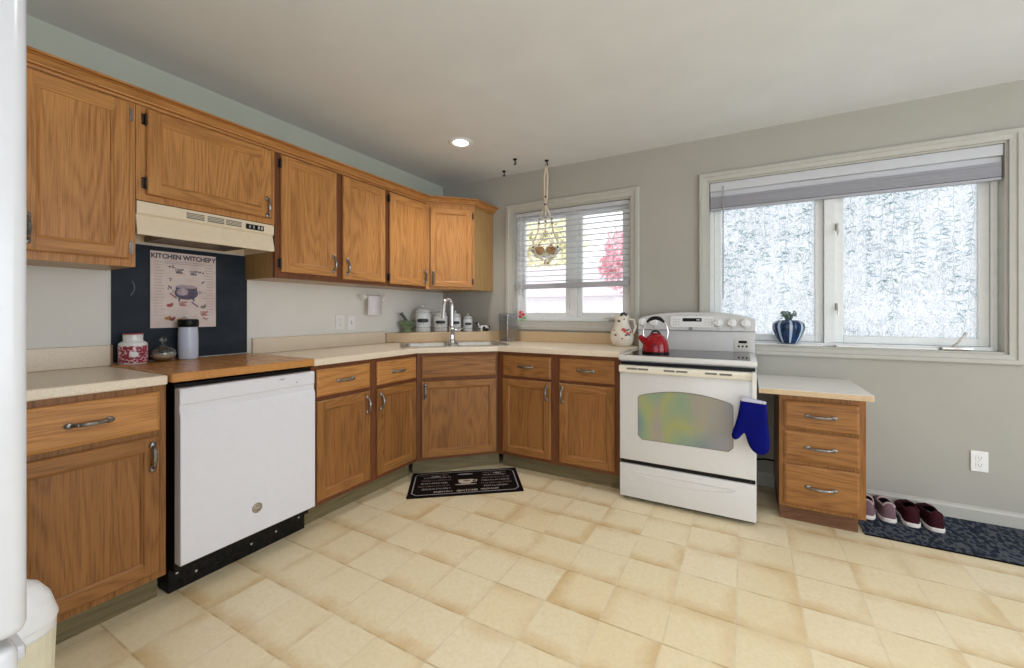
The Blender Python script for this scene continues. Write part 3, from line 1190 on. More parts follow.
for z in (PH - .050, PH - .060):
    b.box(.06, PW - .06, y - .0004, y, z, z + .0025)
for z0_ in [.345 - .0155 * i for i in range(19)]:
    for xa, xb in ((.014, rr.uniform(.04, .062)), (rr.uniform(.232, .252), PW - .014)):
        b.box(xa, xb, y - .0004, y, z0_, z0_ + .0022)
b.done('fine_print', 'ink_soft', t, smooth=False, label='rows of grey unreadable fine print')
def ell(cx_, cz_, rx, rz, n=28, a0=0, a1=2 * PI):
    return [(cx_ + rx * math.cos(a0 + (a1 - a0) * i / n), cz_ + rz * math.sin(a0 + (a1 - a0) * i / n)) for i in range(n)]
ca = B()
CX, CZ = .155, .190
ca.prism(ell(CX, CZ - .004, .054, .036), y - .0006, y, 'xz')
ca.prism([(CX - .046, CZ + .012), (CX + .046, CZ + .012), (CX + .050, CZ + .026), (CX - .050, CZ + .026)], y - .0008, y, 'xz')
for s in (-1, 1):
    ca.prism([(CX + s * .026, CZ - .034), (CX + s * .036, CZ - .028), (CX + s * .037, CZ - .048), (CX + s * .031, CZ - .048)], y - .0006, y, 'xz')
    ca.tube([(CX + s * .048, y - .0005, CZ + .014), (CX + s * .062, y - .0005, CZ + .010), (CX + s * .060, y - .0005, CZ - .004), (CX + s * .050, y - .0005, CZ - .004)], .0022, 6, flat=.3)
ca.done('cauldron_print', 'ink_violet', t, smooth=False, label='printed violet grey cauldron')
b = B().prism(ell(CX, CZ + .030, .049, .010), y - .0010, y - .0009, 'xz').prism(ell(CX - .018, CZ + .002, .026, .020), y - .0009, y - .0007, 'xz')
b.done('cauldron_highlight', 'ink_mauve', t, smooth=False)
spr = [(.090, .325, 'ink', 0), (.120, .302, 'ink', 1), (.185, .297, 'ink_violet', 1), (.222, .300, 'ink', 0), (.090, .255, 'ink_violet', 2),
       (.226, .250, 'ink_violet', 2), (.075, .213, 'ink', 0), (.092, .173, 'ink_red', 3), (.230, .190, 'ink_mauve', 0), (.080, .118, 'ink_red', 4),
       (.135, .128, 'ink_red', 1), (.190, .128, 'ink_violet', 3), (.232, .112, 'ink_green', 4), (.090, .045, 'ink_red', 4), (.070, .050, 'ink_orange', 4),
       (.125, .040, 'ink_orange', 4), (.235, .075, 'ink_red', 1), (.245, .045, 'ink_red', 0), (.145, .050, 'ink_green', 2)]
for px_, pz_, m_, kind in spr:
    b = B()
    if kind in (0, 2):
        for i in range(5 if kind == 0 else 3):
            a = rr.uniform(0, 2 * PI)
            q = rr.uniform(.006, .010)
            b.prism([(px_ + q * 1.3 * math.cos(a) + .007 * u * math.cos(a + .4) - .0028 * v * math.sin(a + .4), pz_ + q * .7 * math.sin(a) + .007 * u * math.sin(a + .4) + .0028 * v * math.cos(a + .4)) for u, v in ((-1, 0), (0, -1), (1, 0), (0, 1))], y - .0005 - .00004 * i, y, 'xz')
    elif kind == 1:
        b.prism([(px_ - .018, pz_ + .002), (px_, pz_ - .003), (px_ + .018, pz_ + .006), (px_, pz_ + .002)], y - .0004, y, 'xz')
        for i in range(6):
            a = -1.0 + .4 * i
            b.prism([(px_ - .014 + .005 * i, pz_), (px_ - .010 + .005 * i + .006 * math.sin(a), pz_ + .014), (px_ - .006 + .005 * i + .006 * math.sin(a), pz_ + .010)], y - .0005 - .00004 * i, y, 'xz')
            b.prism([(px_ - .014 + .005 * i, pz_), (px_ - .010 + .005 * i, pz_ - .014), (px_ - .006 + .005 * i, pz_ - .008)], y - .00052 - .00004 * i, y, 'xz')
    elif kind == 3:
        for i in range(3):
            b.prism([(px_ - .015 + .009 * i, pz_ + .012 - .008 * i), (px_ - .004 + .009 * i, pz_ + .010 - .008 * i), (px_ + .004 + .009 * i, pz_ - .004 - .008 * i), (px_ - .008 + .009 * i, pz_ + .002 - .008 * i)], y - .0005 - .00004 * i, y, 'xz')
    else:
        b.prism(ell(px_, pz_, .013, .009), y - .0005, y, 'xz').prism(ell(px_ + .010, pz_ + .007, .006, .007), y - .0006, y, 'xz')
    b.done('herb_print', m_, t, smooth=False)

# ------------------------------------------------------------------ sink and faucet (local frame: x sideways, y towards the corner)
SN = .865
t = thing('kitchen_sink', 'stainless steel double bowl sink set diagonally in the corner worktop', 'sink', (SN * r2, -SN * r2, CT1), PI / 4)
b = B()
outer = rrect(-.415, .415, -.255, .258, .05)
slabs = B()
def bowl(b, x0, x1, y0, y1, dep, r=.06):
    R = [(rrect(x0, x1, y0, y1, r), .004), (rrect(x0 + .004, x1 - .004, y0 + .004, y1 - .004, r - .004), -.004), (rrect(x0 + .012, x1 - .012, y0 + .012, y1 - .012, r - .01), -dep + .03), (rrect(x0 + .04, x1 - .04, y0 + .04, y1 - .04, r - .02), -dep)]
    L = [[b.bm.verts.new((*p, z)) for p in pl] for pl, z in R]
    for A, Q in zip(L, L[1:]):
        for i in range(len(A)):
            j = (i + 1) % len(A)
            b.bm.faces.new((A[j], A[i], Q[i], Q[j]))
    b.bm.faces.new(L[-1])
    return L[0]
bl = []
h1 = rrect(-.375, -.018, -.215, .150, .06)
h2 = rrect(.018, .375, -.215, .150, .06)
es = []
for lp in (outer, h1, h2):
    vs = [b.bm.verts.new((*p, .004)) for p in lp]
    es += [b.bm.edges.new((vs[i], vs[(i + 1) % len(vs)])) for i in range(len(vs))]
bmesh.ops.triangle_fill(b.bm, use_beauty=True, use_dissolve=False, edges=es)
n_ = len(outer)
for i in range(n_):
    p, q = outer[i], outer[(i + 1) % n_]
    b.bm.faces.new([b.bm.verts.new(v) for v in ((*p, .004), (*q, .004), (q[0] * 1.006, q[1] * 1.006, .0008), (p[0] * 1.006, p[1] * 1.006, .0008))])
b.done('sink_rim', 'steel', t, ang=30)
for xa, xb in ((-.375, -.018), (.018, .375)):
    bb = B()
    bowl(bb, xa, xb, -.215, .150, .165)
    o = bb.done('bowl', 'steel', t, ang=50)
    B().lathe([(0, 0), (.036, 0), (.042, .003), (.036, .005), (.02, .003), (0, .003)], 24, ((xa + xb) / 2, -.03, -.1645)).done('drain', 'chrome', o)

fn = .665
t = thing('faucet', 'chrome gooseneck faucet rising behind the double sink', 'faucet', (fn * r2 + .008, -fn * r2 + .008, CT1 + .0045), PI / 4)
b = B().lathe([(.034, 0), (.034, .006), (.030, .012), (.025, .03), (.024, .10), (.027, .105), (.027, .125), (.018, .138), (0, .138)], 28)
b.done('faucet_body', 'chrome', t)
pts = [(0, 0, .13), (0, 0, .30)]
R_ = .058
for i in range(13):
    a = PI * i / 12
    pts.append((-R_ * .68 * (1 - math.cos(a)), -R_ * .75 * (1 - math.cos(a)), .30 + R_ * math.sin(a) * 1.15))
e = pts[-1]
pts += [(e[0] - .003, e[1] - .006, e[2] - .03), (e[0] - .005, e[1] - .010, e[2] - .06)]
b = B().tube(pts, .0150, 14)
o = b.done('spout', 'chrome', t)
B().tube([pts[-1], (e[0] - .006, e[1] - .014, e[2] - .10)], [.0165, .0185], 14).done('spray_head', 'chrome', t)
b = B().tube([(.015, 0, .095), (.04, 0, .10)], .013, 12).tube([(.04, 0, .10), (.062, -.003, .104), (.092, -.010, .118)], [.009, .007, .006], 10)
b.done('lever', 'chrome', t)

# ------------------------------------------------------------------ things on the corner ledge
LZ = 1.0135
M['green_marble'] = plain('green_marble', (.14, .20, .11), .3, var=.6, scale=22)
M['granite_dark'] = plain('dark_marble', (.055, .06, .05), .3, var=.5, scale=40)
M['ceramic_white'] = plain('white_glazed_ceramic', (.76, .78, .78), .18, var=.02)
M['blue_dot'] = plain('dark_blue_dots', (.06, .09, .13), .3)
M['label_black'] = plain('black_label', (.012, .014, .022), .4)

t = thing('mortar', 'green marble mortar left of the canisters on the corner ledge', 'mortar', (.082, -.583, LZ))
B().lathe([(.045, 0), (.050, .006), (.046, .018), (.036, .026), (.038, .034), (.062, .060), (.070, .088), (.071, .100), (.062, .100), (.055, .07), (.03, .045), (0, .042)], 32).done('bowl', 'green_marble', t)
o = B().tube([(0, 0, 0), (-.016, -.022, .040), (-.032, -.044, .078), (-.044, -.060, .105)], [.018, .013, .012, .017], 14).done('pestle', 'granite_dark', loc=(.094, -.570, LZ + .064))
tag(o, 'dark stone pestle leaning in the green mortar', 'pestle')


def canister(x, y, r, h, label, seed):
    t = thing('canister', label, 'canister', (x, y, LZ), math.radians(40), 'white canister set on the corner ledge')
    b = B().lathe([(r * .94, 0), (r, .006), (r, h * .80), (r * .97, h * .86), (r * .86, h * .91), (r * .84, h * .92), (0, h * .92)], 36)
    for i in range(18):
        a = 2 * PI * i / 18
        for z in (h * .20, h * .84):
            rad = r if z < h * .8 else r * .985
            b.ball((rad * math.cos(a), rad * math.sin(a), z), .0042, 1, u=8, v=6)
    for a in (-PI / 2 - .35, -PI / 2 + .1):
        b.ball((r * math.cos(a), r * math.sin(a), h * .36), .005, 1, sc=(1.3, 1, .8), u=8, v=6)
    body = b.done('jar_body', ['ceramic_white', 'blue_dot'], t)
    lid = B().lathe([(r * .90, h * .925), (r * .93, h * .935), (r * .90, h * .96), (r * .62, h * 1.03), (r * .25, h * 1.07), (r * .12, h * 1.08), (r * .10, h * 1.10), (r * .20, h * 1.14), (r * .20, h * 1.17), (r * .1, h * 1.20), (0, h * 1.20)], 36).done('lid', 'ceramic_white', t)
    # black name label bowed round the jar
    b = B()
    rr_ = r + .0012
    hw_, hh = .75, h * .085
    for i in range(12):
        a, c_ = -PI / 2 - hw_ + 2 * hw_ * i / 12, -PI / 2 - hw_ + 2 * hw_ * (i + 1) / 12
        def zz(q):
            u = abs((q + PI / 2) / hw_)
            return hh * (1 - .45 * max(0, u - .6) / .4)
        zc = h * .50
        b.face([(rr_ * math.cos(a), rr_ * math.sin(a), zc - zz(a)), (rr_ * math.cos(c_), rr_ * math.sin(c_), zc - zz(c_)), (rr_ * math.cos(c_), rr_ * math.sin(c_), zc + zz(c_)), (rr_ * math.cos(a), rr_ * math.sin(a), zc + zz(a))])
    b.done('name_label', 'label_black', body, recalc=False)


canister(.128, -.434, .070, .202, 'biggest white canister with black label, beside the green mortar', 1)
canister(.238, -.325, .063, .172, 'second largest white canister, half behind the faucet neck on its left', 2)
canister(.333, -.229, .052, .160, 'third white canister from the mortar, just right of the faucet neck', 3)
canister(.416, -.146, .043, .138, 'smallest white canister with black label, at the right end of the row', 4)

# little black and white spotted creamer lying at the end of the ledge
M['cow'] = None
def cow():
    k = N('black_and_white_patches')
    f = k.noise(k.obj(), 30, 1)
    return k.bsdf(k.ramp(f, [(.50, (.72, .72, .70)), (.54, (.02, .02, .025))]), .2)
M['cow'] = cow()
t = thing('creamer_jug', 'small black and white patched creamer jug at the right end of the ledge', 'jug', (.545, -.078, LZ), math.radians(20))
B().lathe([(.026, 0), (.036, .010), (.040, .028), (.036, .046), (.028, .054), (0, .056)], 24, f=lambda a, r, z: r * (1 + .28 * abs(math.cos(a)))).done('jug_body', 'cow', t)
B().tube([(-.040, 0, .045), (-.054, 0, .056), (-.058, 0, .068)], [.016, .013, .011], 12).ball((-.060, 0, .072), .014, sc=(1.2, .9, .9)).done('spout_head', 'cow', t)
B().tube([(.040, 0, .048), (.058, 0, .044), (.056, 0, .022), (.046, 0, .014)], .005, 8).done('handle', 'black', t)

# ------------------------------------------------------------------ grater, flower, jug on the back counter
M['brushed'] = plain('grey_brushed_steel', (.36, .355, .35), .24, metal=1.0, var=.15, scale=45)
t = thing('steel_canister', 'tall square stainless steel canister on the worktop right of the sink', 'canister', (.832, -.118, CT1 + .0005), math.radians(72))
b = B()
def sq(h_, z, dz=0.0):
    return [b.bm.verts.new((sx * h_, sy * h_, z + dz * (sx * 0 + sy))) for sx, sy in ((-1, -1), (1, -1), (1, 1), (-1, 1))]
L = [sq(.054, 0), sq(.060, .236, .010), sq(.0605, .240, .010), sq(.056, .240, .010), sq(.051, .010)]
for A, Q in zip(L, L[1:]):
    for i in range(4):
        j = (i + 1) % 4
        b.bm.faces.new((A[i], A[j], Q[j], Q[i]))
b.bm.faces.new(L[0][::-1])
b.bm.faces.new(L[-1])
b.done('canister_body', 'brushed', t, smooth=False, bevel=.005)
B().tube([(-.059, .059, .246), (.059, .059, .246), (.059, -.059, .228), (-.059, -.059, .228)], .003, 8, cyc=True).done('rolled_rim', 'chrome', t)

M['petal_red'] = plain('red_petals', (.55, .06, .08), .5, var=.3)
M['petal_pink'] = plain('pink_petals', (.75, .30, .33), .5, var=.2)
M['stem_green'] = plain('bright_green_leaf', (.18, .45, .10), .5, var=.3)
t = thing('artificial_flower', 'small red and pink flower with green leaf on the sill beside the steel canister', 'flower', (.965, -.006, 1.112))
t.location = (.900, .014, 1.1125)
B().tube([(0, 0, 0), (.002, 0, .02), (0, -.004, .045)], .003, 8).done('stem', 'stem_green', t)
b = B()
for i in range(6):
    a = 2 * PI * i / 6
    b.ball((.019 * math.cos(a), -.008, .056 + .019 * math.sin(a)), .017, sc=(1, .45, 1), u=10, v=8, mi=i % 2)
b.done('petals', ['petal_red', 'petal_pink'], t)
B().ball((.026, -.006, .028), .020, sc=(1.1, .35, .6), u=10, v=8).done('leaf', 'stem_green', t)
B().lathe([(.020, 0), (.022, .004), (.012, .012), (0, .013)], 16).done('base', 'stem_green', t)

M['jug_white'] = plain('cream_white_pottery', (.74, .68, .57), .25, var=.03)
M['jug_red'] = plain('painted_red', (.55, .05, .03), .35)
M['jug_dark'] = plain('painted_dark_green', (.05, .06, .04), .35)
M['jug_plum'] = plain('painted_plum', (.16, .04, .05), .35)
t = thing('pottery_pitcher', 'cream pottery pitcher with painted flowers, between the sink window and the kettle', 'pitcher', (1.855, -.128, CT1 + .0005))
prof = [(.060, 0), (.070, .006), (.084, .035), (.089, .068), (.082, .105), (.064, .145), (.054, .172), (.052, .200), (.058, .228), (.052, .226), (.046, .200), (.048, .17), (.058, .14), (.075, .10), (.08, .07), (.06, .02), (0, .015)]
body = B().lathe(prof, 36).done('pitcher_body', 'jug_white', t)
B().tube([(.055, -.010, .205), (.095, -.014, .200), (.108, -.016, .150), (.088, -.012, .095)], [.009, .010, .010, .008], 10).done('handle', 'jug_white', t)
def on_jug(a, z):
    for (r0, z0_), (r1, z1_) in zip(prof, prof[1:9]):
        if z0_ <= z <= z1_:
            r = r0 + (r1 - r0) * (z - z0_) / (z1_ - z0_)
            return Vector((r * math.cos(a), r * math.sin(a), z))
    return Vector((.05, 0, z))
b = B()
for a, z, mi, s in ((-1.15, .122, 0, .017), (-1.05, .108, 0, .012), (-.80, .098, 0, .013), (-.45, .105, 0, .012), (-1.9, .085, 2, .011), (-2.2, .120, 1, .010), (-1.75, .190, 1, .012), (-1.0, .205, 2, .008), (-.85, .120, 1, .013), (-.95, .085, 1, .012), (-.65, .088, 1, .012), (-.6, .125, 1, .010), (-1.3, .060, 2, .008)):
    p = on_jug(a, z)
    bb = bmesh.new()
    bmesh.ops.create_uvsphere(bb, u_segments=10, v_segments=6, radius=s)
    for f in bb.faces:
        f.material_index = mi
    b.merge(bb, Matrix.Translation(p) @ Matrix.Rotation(a, 4, 'Z') @ Matrix.Diagonal((.14, 1, .7 if mi else 1, 1)))
b.done('flower_painting', ['jug_red', 'jug_dark', 'jug_plum'], body)
B().tube([(-.006, -.010, .222), (.004, -.012, .247), (.022, -.012, .250), (.034, -.010, .232), (.040, -.006, .252)], [.008, .010, .009, .008, .005], 10).done('rim_ornament', 'label_black', t, label='dark curled ornament on the rim')

# ------------------------------------------------------------------ the range
M['cooktop'] = plain('black_ceramic_glass', (.006, .007, .016), .06, spec=.3, var=.1)
def ovenglass():
    k = N('painted_sheen_oven_glass')
    v = k.obj()
    a = k.noise(k.mapping(v, (1.6, 1, .9), loc=(4.1, 0, 1.3)), 2.6, 1, .4, .3)
    b_ = k.noise(k.mapping(v, (2.6, 1, .5), loc=(2, 0, 5)), 2.0, 1, .4, .2)
    c = k.ramp(a, [(.34, (.13, .22, .22)), (.46, (.23, .30, .19)), (.55, (.31, .32, .13)), (.68, (.20, .29, .22))])  # iridescent green and violet sheen painted into the base colour
    c = k.mix(k.math('MULTIPLY', k.smooth(b_, .48, .62), .55), c, (.31, .24, .29))
    return k.bsdf(c, .08, spec=.6)
M['oven_glass'] = ovenglass()
RX, RW = 1.986, .757
t = thing('kitchen_range', 'white freestanding electric range with black glass cooktop', 'range', (RX, -.655, 0))
B().box(0, RW, .0, .600, .030, .884).done('range_body', 'white', t, smooth=False, bevel=.002)
B().box(.01, RW - .01, .03, .58, .001, .029).done('base', 'black_metal', t, smooth=False)
# door
do = B().box(.002, RW - .002, -.030, -.001, .262, .852, bevel=.006, seg=3).done('oven_door', 'white', t)
wz0, wz1 = .402, .672
def arch(x0_, x1_, za, zb, rise, r=.025, n=16):
    p = [(x0_ + r, za), (x1_ - r, za), (x1_, za + r)]
    p += [(x1_, zb - r * .6)]
    for i in range(n + 1):
        u = i / n
        x = x1_ - .012 - (x1_ - x0_ - .024) * u
        p.append((x, zb + rise * (1 - (2 * u - 1) ** 2)))
    p += [(x0_, zb - r * .6), (x0_, za + r)]
    return p
B().prism(arch(.116, .644, wz0 - .002, wz1 + .002, .040), -.0312, -.0302, 'xz').done('window_rim', 'grey_slot', do, smooth=False)
B().prism(arch(.120, .640, wz0 + .002, wz1 - .002, .038), -.0325, -.0313, 'xz').done('oven_window', 'oven_glass', do, smooth=False, label='tinted glass with painted green and violet sheen')
# cream vent strip that doubles as the door handle
ha = B().prism([(-.031, .808), (-.052, .812), (-.060, .826), (-.060, .848), (-.052, .856), (-.031, .856)], .004, RW - .004, 'yz').done('door_handle', 'cream_trim', do, bevel=.004, label='cream full width handle strip')
for xa, ln in ((.055, .062), (.122, .062), (.275, .062), (.345, .062), (.500, .062), (.575, .062)):
    B().box(xa, xa + ln, -.0612, -.0602, .832, .843).done('vent_slot', 'grey_slot', ha, smooth=False)
B().box(.006, RW - .006, -.020, -.0005, .858, .876).done('gap_shadow_strip', 'black', t, smooth=False)
# drawer
dr = B().box(.002, RW - .002, -.030, -.001, .030, .236, bevel=.006, seg=3).done('storage_drawer', 'white', t)
B().box(.006, RW - .006, -.016, -.0005, .238, .260).done('gap_strip', 'black', t, smooth=False)
b = B()
n = 24
gr = []
for i in range(n + 1):
    u = i / n
    x = .10 + (RW - .20) * u
    gr.append((x, -.0305, .193 + 0 * u))
b.tube(gr, [.004] * (n + 1), 8)
low = [(.10 + (RW - .20) * i / n, -.0300, .190 - .038 * math.sin(PI * i / n) ** .6) for i in range(n + 1)]
b.tube(low, .0035, 8)
b.done('drawer_grip', 'white', dr, label='curved grip groove')
# cooktop
ck = B().box(-.003, RW + .003, -.040, .560, .886, .917, bevel=.006, seg=3).done('cooktop_frame', 'white', t)
B().box(.030, RW - .030, -.010, .535, .9175, .9190).done('glass_top', 'cooktop', ck, smooth=False)
b = B()
for x, y, r in ((.20, .13, .105), (.55, .13, .085), (.20, .40, .08), (.55, .40, .105)):
    ring = [(x + r * math.cos(i * PI / 24), y + r * math.sin(i * PI / 24), .9192) for i in range(48)]
    b.tube(ring, .0012, 6, cyc=True, flat=.3)
b.done('burner_ring', 'grey_mark', ck)
# backguard, leaning console with arched top
bg = B()
def bgtop(u):
    return 1.142 + .046 * (1 - abs(2 * u - 1) ** 3.2)
n = 24
front, back = [], []
cols = []
for i in range(n + 1):
    u = i / n
    x = -.003 + (RW + .006) * u
    zt = bgtop(u)
    cols.append([bg.bm.verts.new(p) for p in ((x, .522, .918), (x, .522, 1.052), (x, .502, 1.062), (x, .512, zt - .018), (x, .522, zt - .004), (x, .540, zt), (x, .598, zt - .006), (x, .598, .918))])
for A, Q in zip(cols, cols[1:]):
    for i in range(8):
        j = (i + 1) % 8
        bg.bm.faces.new((A[i], A[j], Q[j], Q[i]))
bg.bm.faces.new(cols[0][::-1])
bg.bm.faces.new(cols[-1])
bgo = bg.done('backguard', 'white', t, ang=30)
def yface(z):
    return .502 + .010 * (z - 1.062) / .08
for x in (.030, .110, .540, .622, .702):
    z = 1.112
    m = Matrix.Translation((x, yface(z) - .0005, z)) @ Matrix.Rotation(PI / 2 - .12, 4, 'X')
    kb = B().lathe([(.0305, 0), (.0305, .004), (.026, .008), (.0245, .022), (.022, .026), (0, .026)], 28, mat=m).done('knob', 'plastic_white', bgo)
    k2 = B()
    k2.box(x - .0035, x + .0035, yface(z) - .032, yface(z) - .022, z - .018, z + .018, bevel=.002)
    k2.done('knob_grip', 'plastic_white', kb)
    B().box(x - .004, x + .004, yface(1.07) - .0025, yface(1.07) - .0012, 1.072, 1.076).done('knob_mark', 'grey_mark', bgo, smooth=False)
B().prism(rrect(.228, .516, 1.082, 1.160, .012), .4985, .5055, 'xz').done('control_plate', 'plastic_white', bgo, smooth=False)
B().prism(rrect(.310, .435, 1.122, 1.146, .004), .4968, .4984, 'xz').done('clock_display', 'black', bgo, smooth=False)
B().box(.402, .425, .4958, .4967, 1.130, 1.138).done('clock_digits', 'silver_mark', bgo, smooth=False, label='pale display segment')
b = B()
for i in range(3):
    for j in range(3):
        b.box(.245 + .018 * i, .256 + .018 * i, .4975, .4984, 1.096 + .018 * j, 1.104 + .018 * j)
        b.box(.455 + .018 * i, .466 + .018 * i, .4975, .4984, 1.096 + .018 * j, 1.104 + .018 * j)
b.done('touch_pads', 'silver_mark', bgo, smooth=False)
B().lathe([(0, 0), (.012, 0), (.012, .002), (0, .0025)], 20, mat=Matrix.Translation((.363, .5016, 1.072)) @ Matrix.Rotation(PI / 2, 4, 'X')).done('badge', 'grey_slot', bgo, label='round grey badge')
text_mesh('GE', .010, 'badge_letters', 'silver_mark', bgo, Matrix.Translation((.363, .4986, 1.072)) @ UPRIGHT, .0002)
# small plug/timer panel at the right of the recessed band
B().prism(rrect(.640, .735, .926, 1.012, .008), .5175, .5215, 'xz').done('timer_panel', 'silver_mark', bgo, smooth=False)
b = B().prism(rrect(.662, .712, .978, .996, .005), .5165, .5174, 'xz')
for x in (.664, .687, .710):
    b.prism(ell(x, .957, .007, .007, 14), .5165, .5174, 'xz')
b.done('timer_button', 'black', bgo, smooth=False)

# kettle
M['red_enamel'] = plain('red_enamel', (.28, .002, .008), .10, spec=.4, var=.05)
t = thing('tea_kettle', 'glossy red kettle with a black arched handle on the cooktop', 'kettle', (2.168, -.470, .9192), math.radians(8))
B().lathe([(.080, 0), (.084, .003), (.085, .010), (.084, .030), (.080, .062), (.070, .092), (.054, .110), (.042, .116), (.040, .114), (0, .114)], 40).done('kettle_body', 'red_enamel', t)
B().lathe([(.083, .0005), (.0862, .002), (.0862, .010), (.083, .012)], 40).done('base_band', 'black', t)
lid = B().lathe([(.041, .1165), (.041, .120), (.030, .128), (.012, .132), (0, .132)], 30).done('lid', 'red_enamel', t)
B().tube([(-.030, 0, .126), (-.018, 0, .140), (0, 0, .145), (.018, 0, .140), (.030, 0, .126)], [.004, .0065, .007, .0065, .004], 10).done('lid_knob', 'black', lid)
B().tube([(-.060, 0, .066), (-.082, -.002, .090), (-.104, -.004, .108)], [.026, .020, .014], 16).done('spout', 'red_enamel', t)
arc = [(.078 * math.cos(a), 0, .132 + .098 * math.sin(a)) for a in [PI * (i / 20) for i in range(21)]]
B().tube([(.070, 0, .090)] + arc[:6], .0035, 8).done('handle_wire', 'chrome', t)
B().tube([(-.070, 0, .090)] + arc[::-1][:6], .0035, 8).done('handle_wire', 'chrome', t)
B().tube(arc[5:16], [.006, .009, .011, .012, .0125, .0125, .0125, .012, .011, .009, .006], 12).done('handle_grip', 'black', t)
M['smoke_mark'] = plain('dark_enamel_scuff', (.08, .004, .01), .2)
b = B()
for x, z, a in ((-.012, .050, .5), (.020, .045, .2), (.004, .062, -.5)):
    p = Vector((x, -math.sqrt(.0815 ** 2 - x * x), z))
    b.ball((p.x, p.y - .0004, p.z), .011, sc=(1.4, .12, .35), u=10, v=6)
b.done('scuff_mark', 'smoke_mark', t)

# oven mitt hanging from the end of the door handle
M['royal_blue'] = plain('royal_blue_silicone', (.0012, .003, .125), .6, spec=.08, var=.15, scale=8)
M['mitt_lining'] = plain('lilac_mitt_lining', (.50, .50, .62), .8, var=.06)
M['strap_white'] = plain('white_cloth_tape', (.68, .68, .64), .9, var=.05)
t = thing('oven_mitt', 'royal blue oven mitt hanging by a white loop from the oven handle', 'oven mitt', (2.722, -.7435, .42))
def mitt_outline():
    return [(-.058, .296), (-.056, .297), (.064, .290), (.066, .288), (.070, .200), (.078, .120), (.082, .070), (.078, .032), (.062, .010), (.036, .004), (.010, .012), (-.012, .036), (-.026, .070), (-.034, .108), (-.040, .116), (-.052, .094), (-.068, .074), (-.086, .068), (-.100, .080), (-.102, .098), (-.092, .130), (-.076, .180), (-.065, .235)]
b = B()
ol = mitt_outline()
mx = (sum(p[0] for p in ol) / len(ol), sum(p[1] for p in ol) / len(ol))
# puffed body: rings of the outline shrunk towards its medial shape
def shrink(k):
    out = []
    n = len(ol)
    for i in range(n):
        p0, p, p1 = Vector(ol[i - 1]), Vector(ol[i]), Vector(ol[(i + 1) % n])
        d1, d2 = (p - p0).normalized(), (p1 - p).normalized()
        nn = Vector((-(d1 + d2).y, (d1 + d2).x))
        if nn.length < 1e-6:
            nn = Vector((-d1.y, d1.x))
        nn.normalize()
        # outline runs clockwise: inward is the right-hand side
        q = p - nn * k * -1 * (-1)
        out.append((q.x, q.y))
    return out
L = []
for k_, yv in ((.0, .0), (.003, -.010), (.009, -.018), (.018, -.022)):
    L.append([b.bm.verts.new((x, yv, z)) for x, z in shrink(k_)])
Lb = []
for k_, yv in ((.003, .008), (.009, .013)):
    Lb.append([b.bm.verts.new((x, yv, z)) for x, z in shrink(k_)])
seqs = Lb[::-1] + L
for A, Q in zip(seqs, seqs[1:]):
    for i in range(len(A)):
        j = (i + 1) % len(A)
        b.bm.faces.new((A[i], A[j], Q[j], Q[i]))
for ring in (seqs[0], seqs[-1]):
    bmesh.ops.triangle_fill(b.bm, use_beauty=True, use_dissolve=False, edges=[b.bm.edges.get((ring[i], ring[(i + 1) % len(ring)])) for i in range(len(ring))])
o = b.done('mitt_body', 'royal_blue', t, ang=70)
sd = o.modifiers.new('soft', 'SUBSURF')
sd.levels = sd.render_levels = 2
B().prism([(-.056, .288), (.062, .280), (.064, .292), (.020, .298), (-.020, .306), (-.056, .306)], -.0235, .010, 'xz').done('lining', 'mitt_lining', t, bevel=.004, ang=50)
B().box(.000, .020, .0105, .0135, .285, .4375).box(.000, .020, .0105, .062, .4377, .4400).done('hanging_loop', 'strap_white', t, smooth=False)

# ------------------------------------------------------------------ things over the dishwasher
BT = .9365
M['tin_red'] = None
def tinpat():
    k = N('red_white_print')
    v = k.obj()
    sp = k.n('TexVoronoi')
    k.put(sp.inputs['Vector'], k.mapping(v, (1, 1, 1.2)))
    sp.inputs['Scale'].default_value = 85
    c = k.ramp(sp.outputs['Distance'], [(.42, (.26, .018, .04)), (.60, (.30, .03, .06)), (.68, (.70, .52, .55))])
    return k.bsdf(c, .3)
M['tin_red'] = tinpat()
t = thing('ceramic_jar', 'red and white patterned jar with a white neck, leftmost on the wooden board', 'jar', (.080, -2.418, BT))
B().lathe([(.048, 0), (.052, .004), (.053, .010), (.053, .096), (.050, .102), (.037, .110), (.036, .116), (.037, .140), (.033, .142), (0, .142)], 36).done('jar_body', 'ceramic_white', t)
B().lathe([(.0534, .006), (.0540, .010), (.0540, .084), (.0534, .088)], 36).done('printed_band', 'tin_red', t, label='crimson and white printed band')
B().lathe([(.038, .1425), (.038, .146), (0, .147)], 28).done('lid', M['petal_red'], t, label='dark red lid')
M['tin_label'] = plain('pale_oval_label', (.70, .66, .66), .4)
B().prism(ell(0, .048, .017, .014), -.0560, -.0541, 'xz').done('oval_label', 'tin_label', t).rotation_euler = (0, 0, math.radians(75))

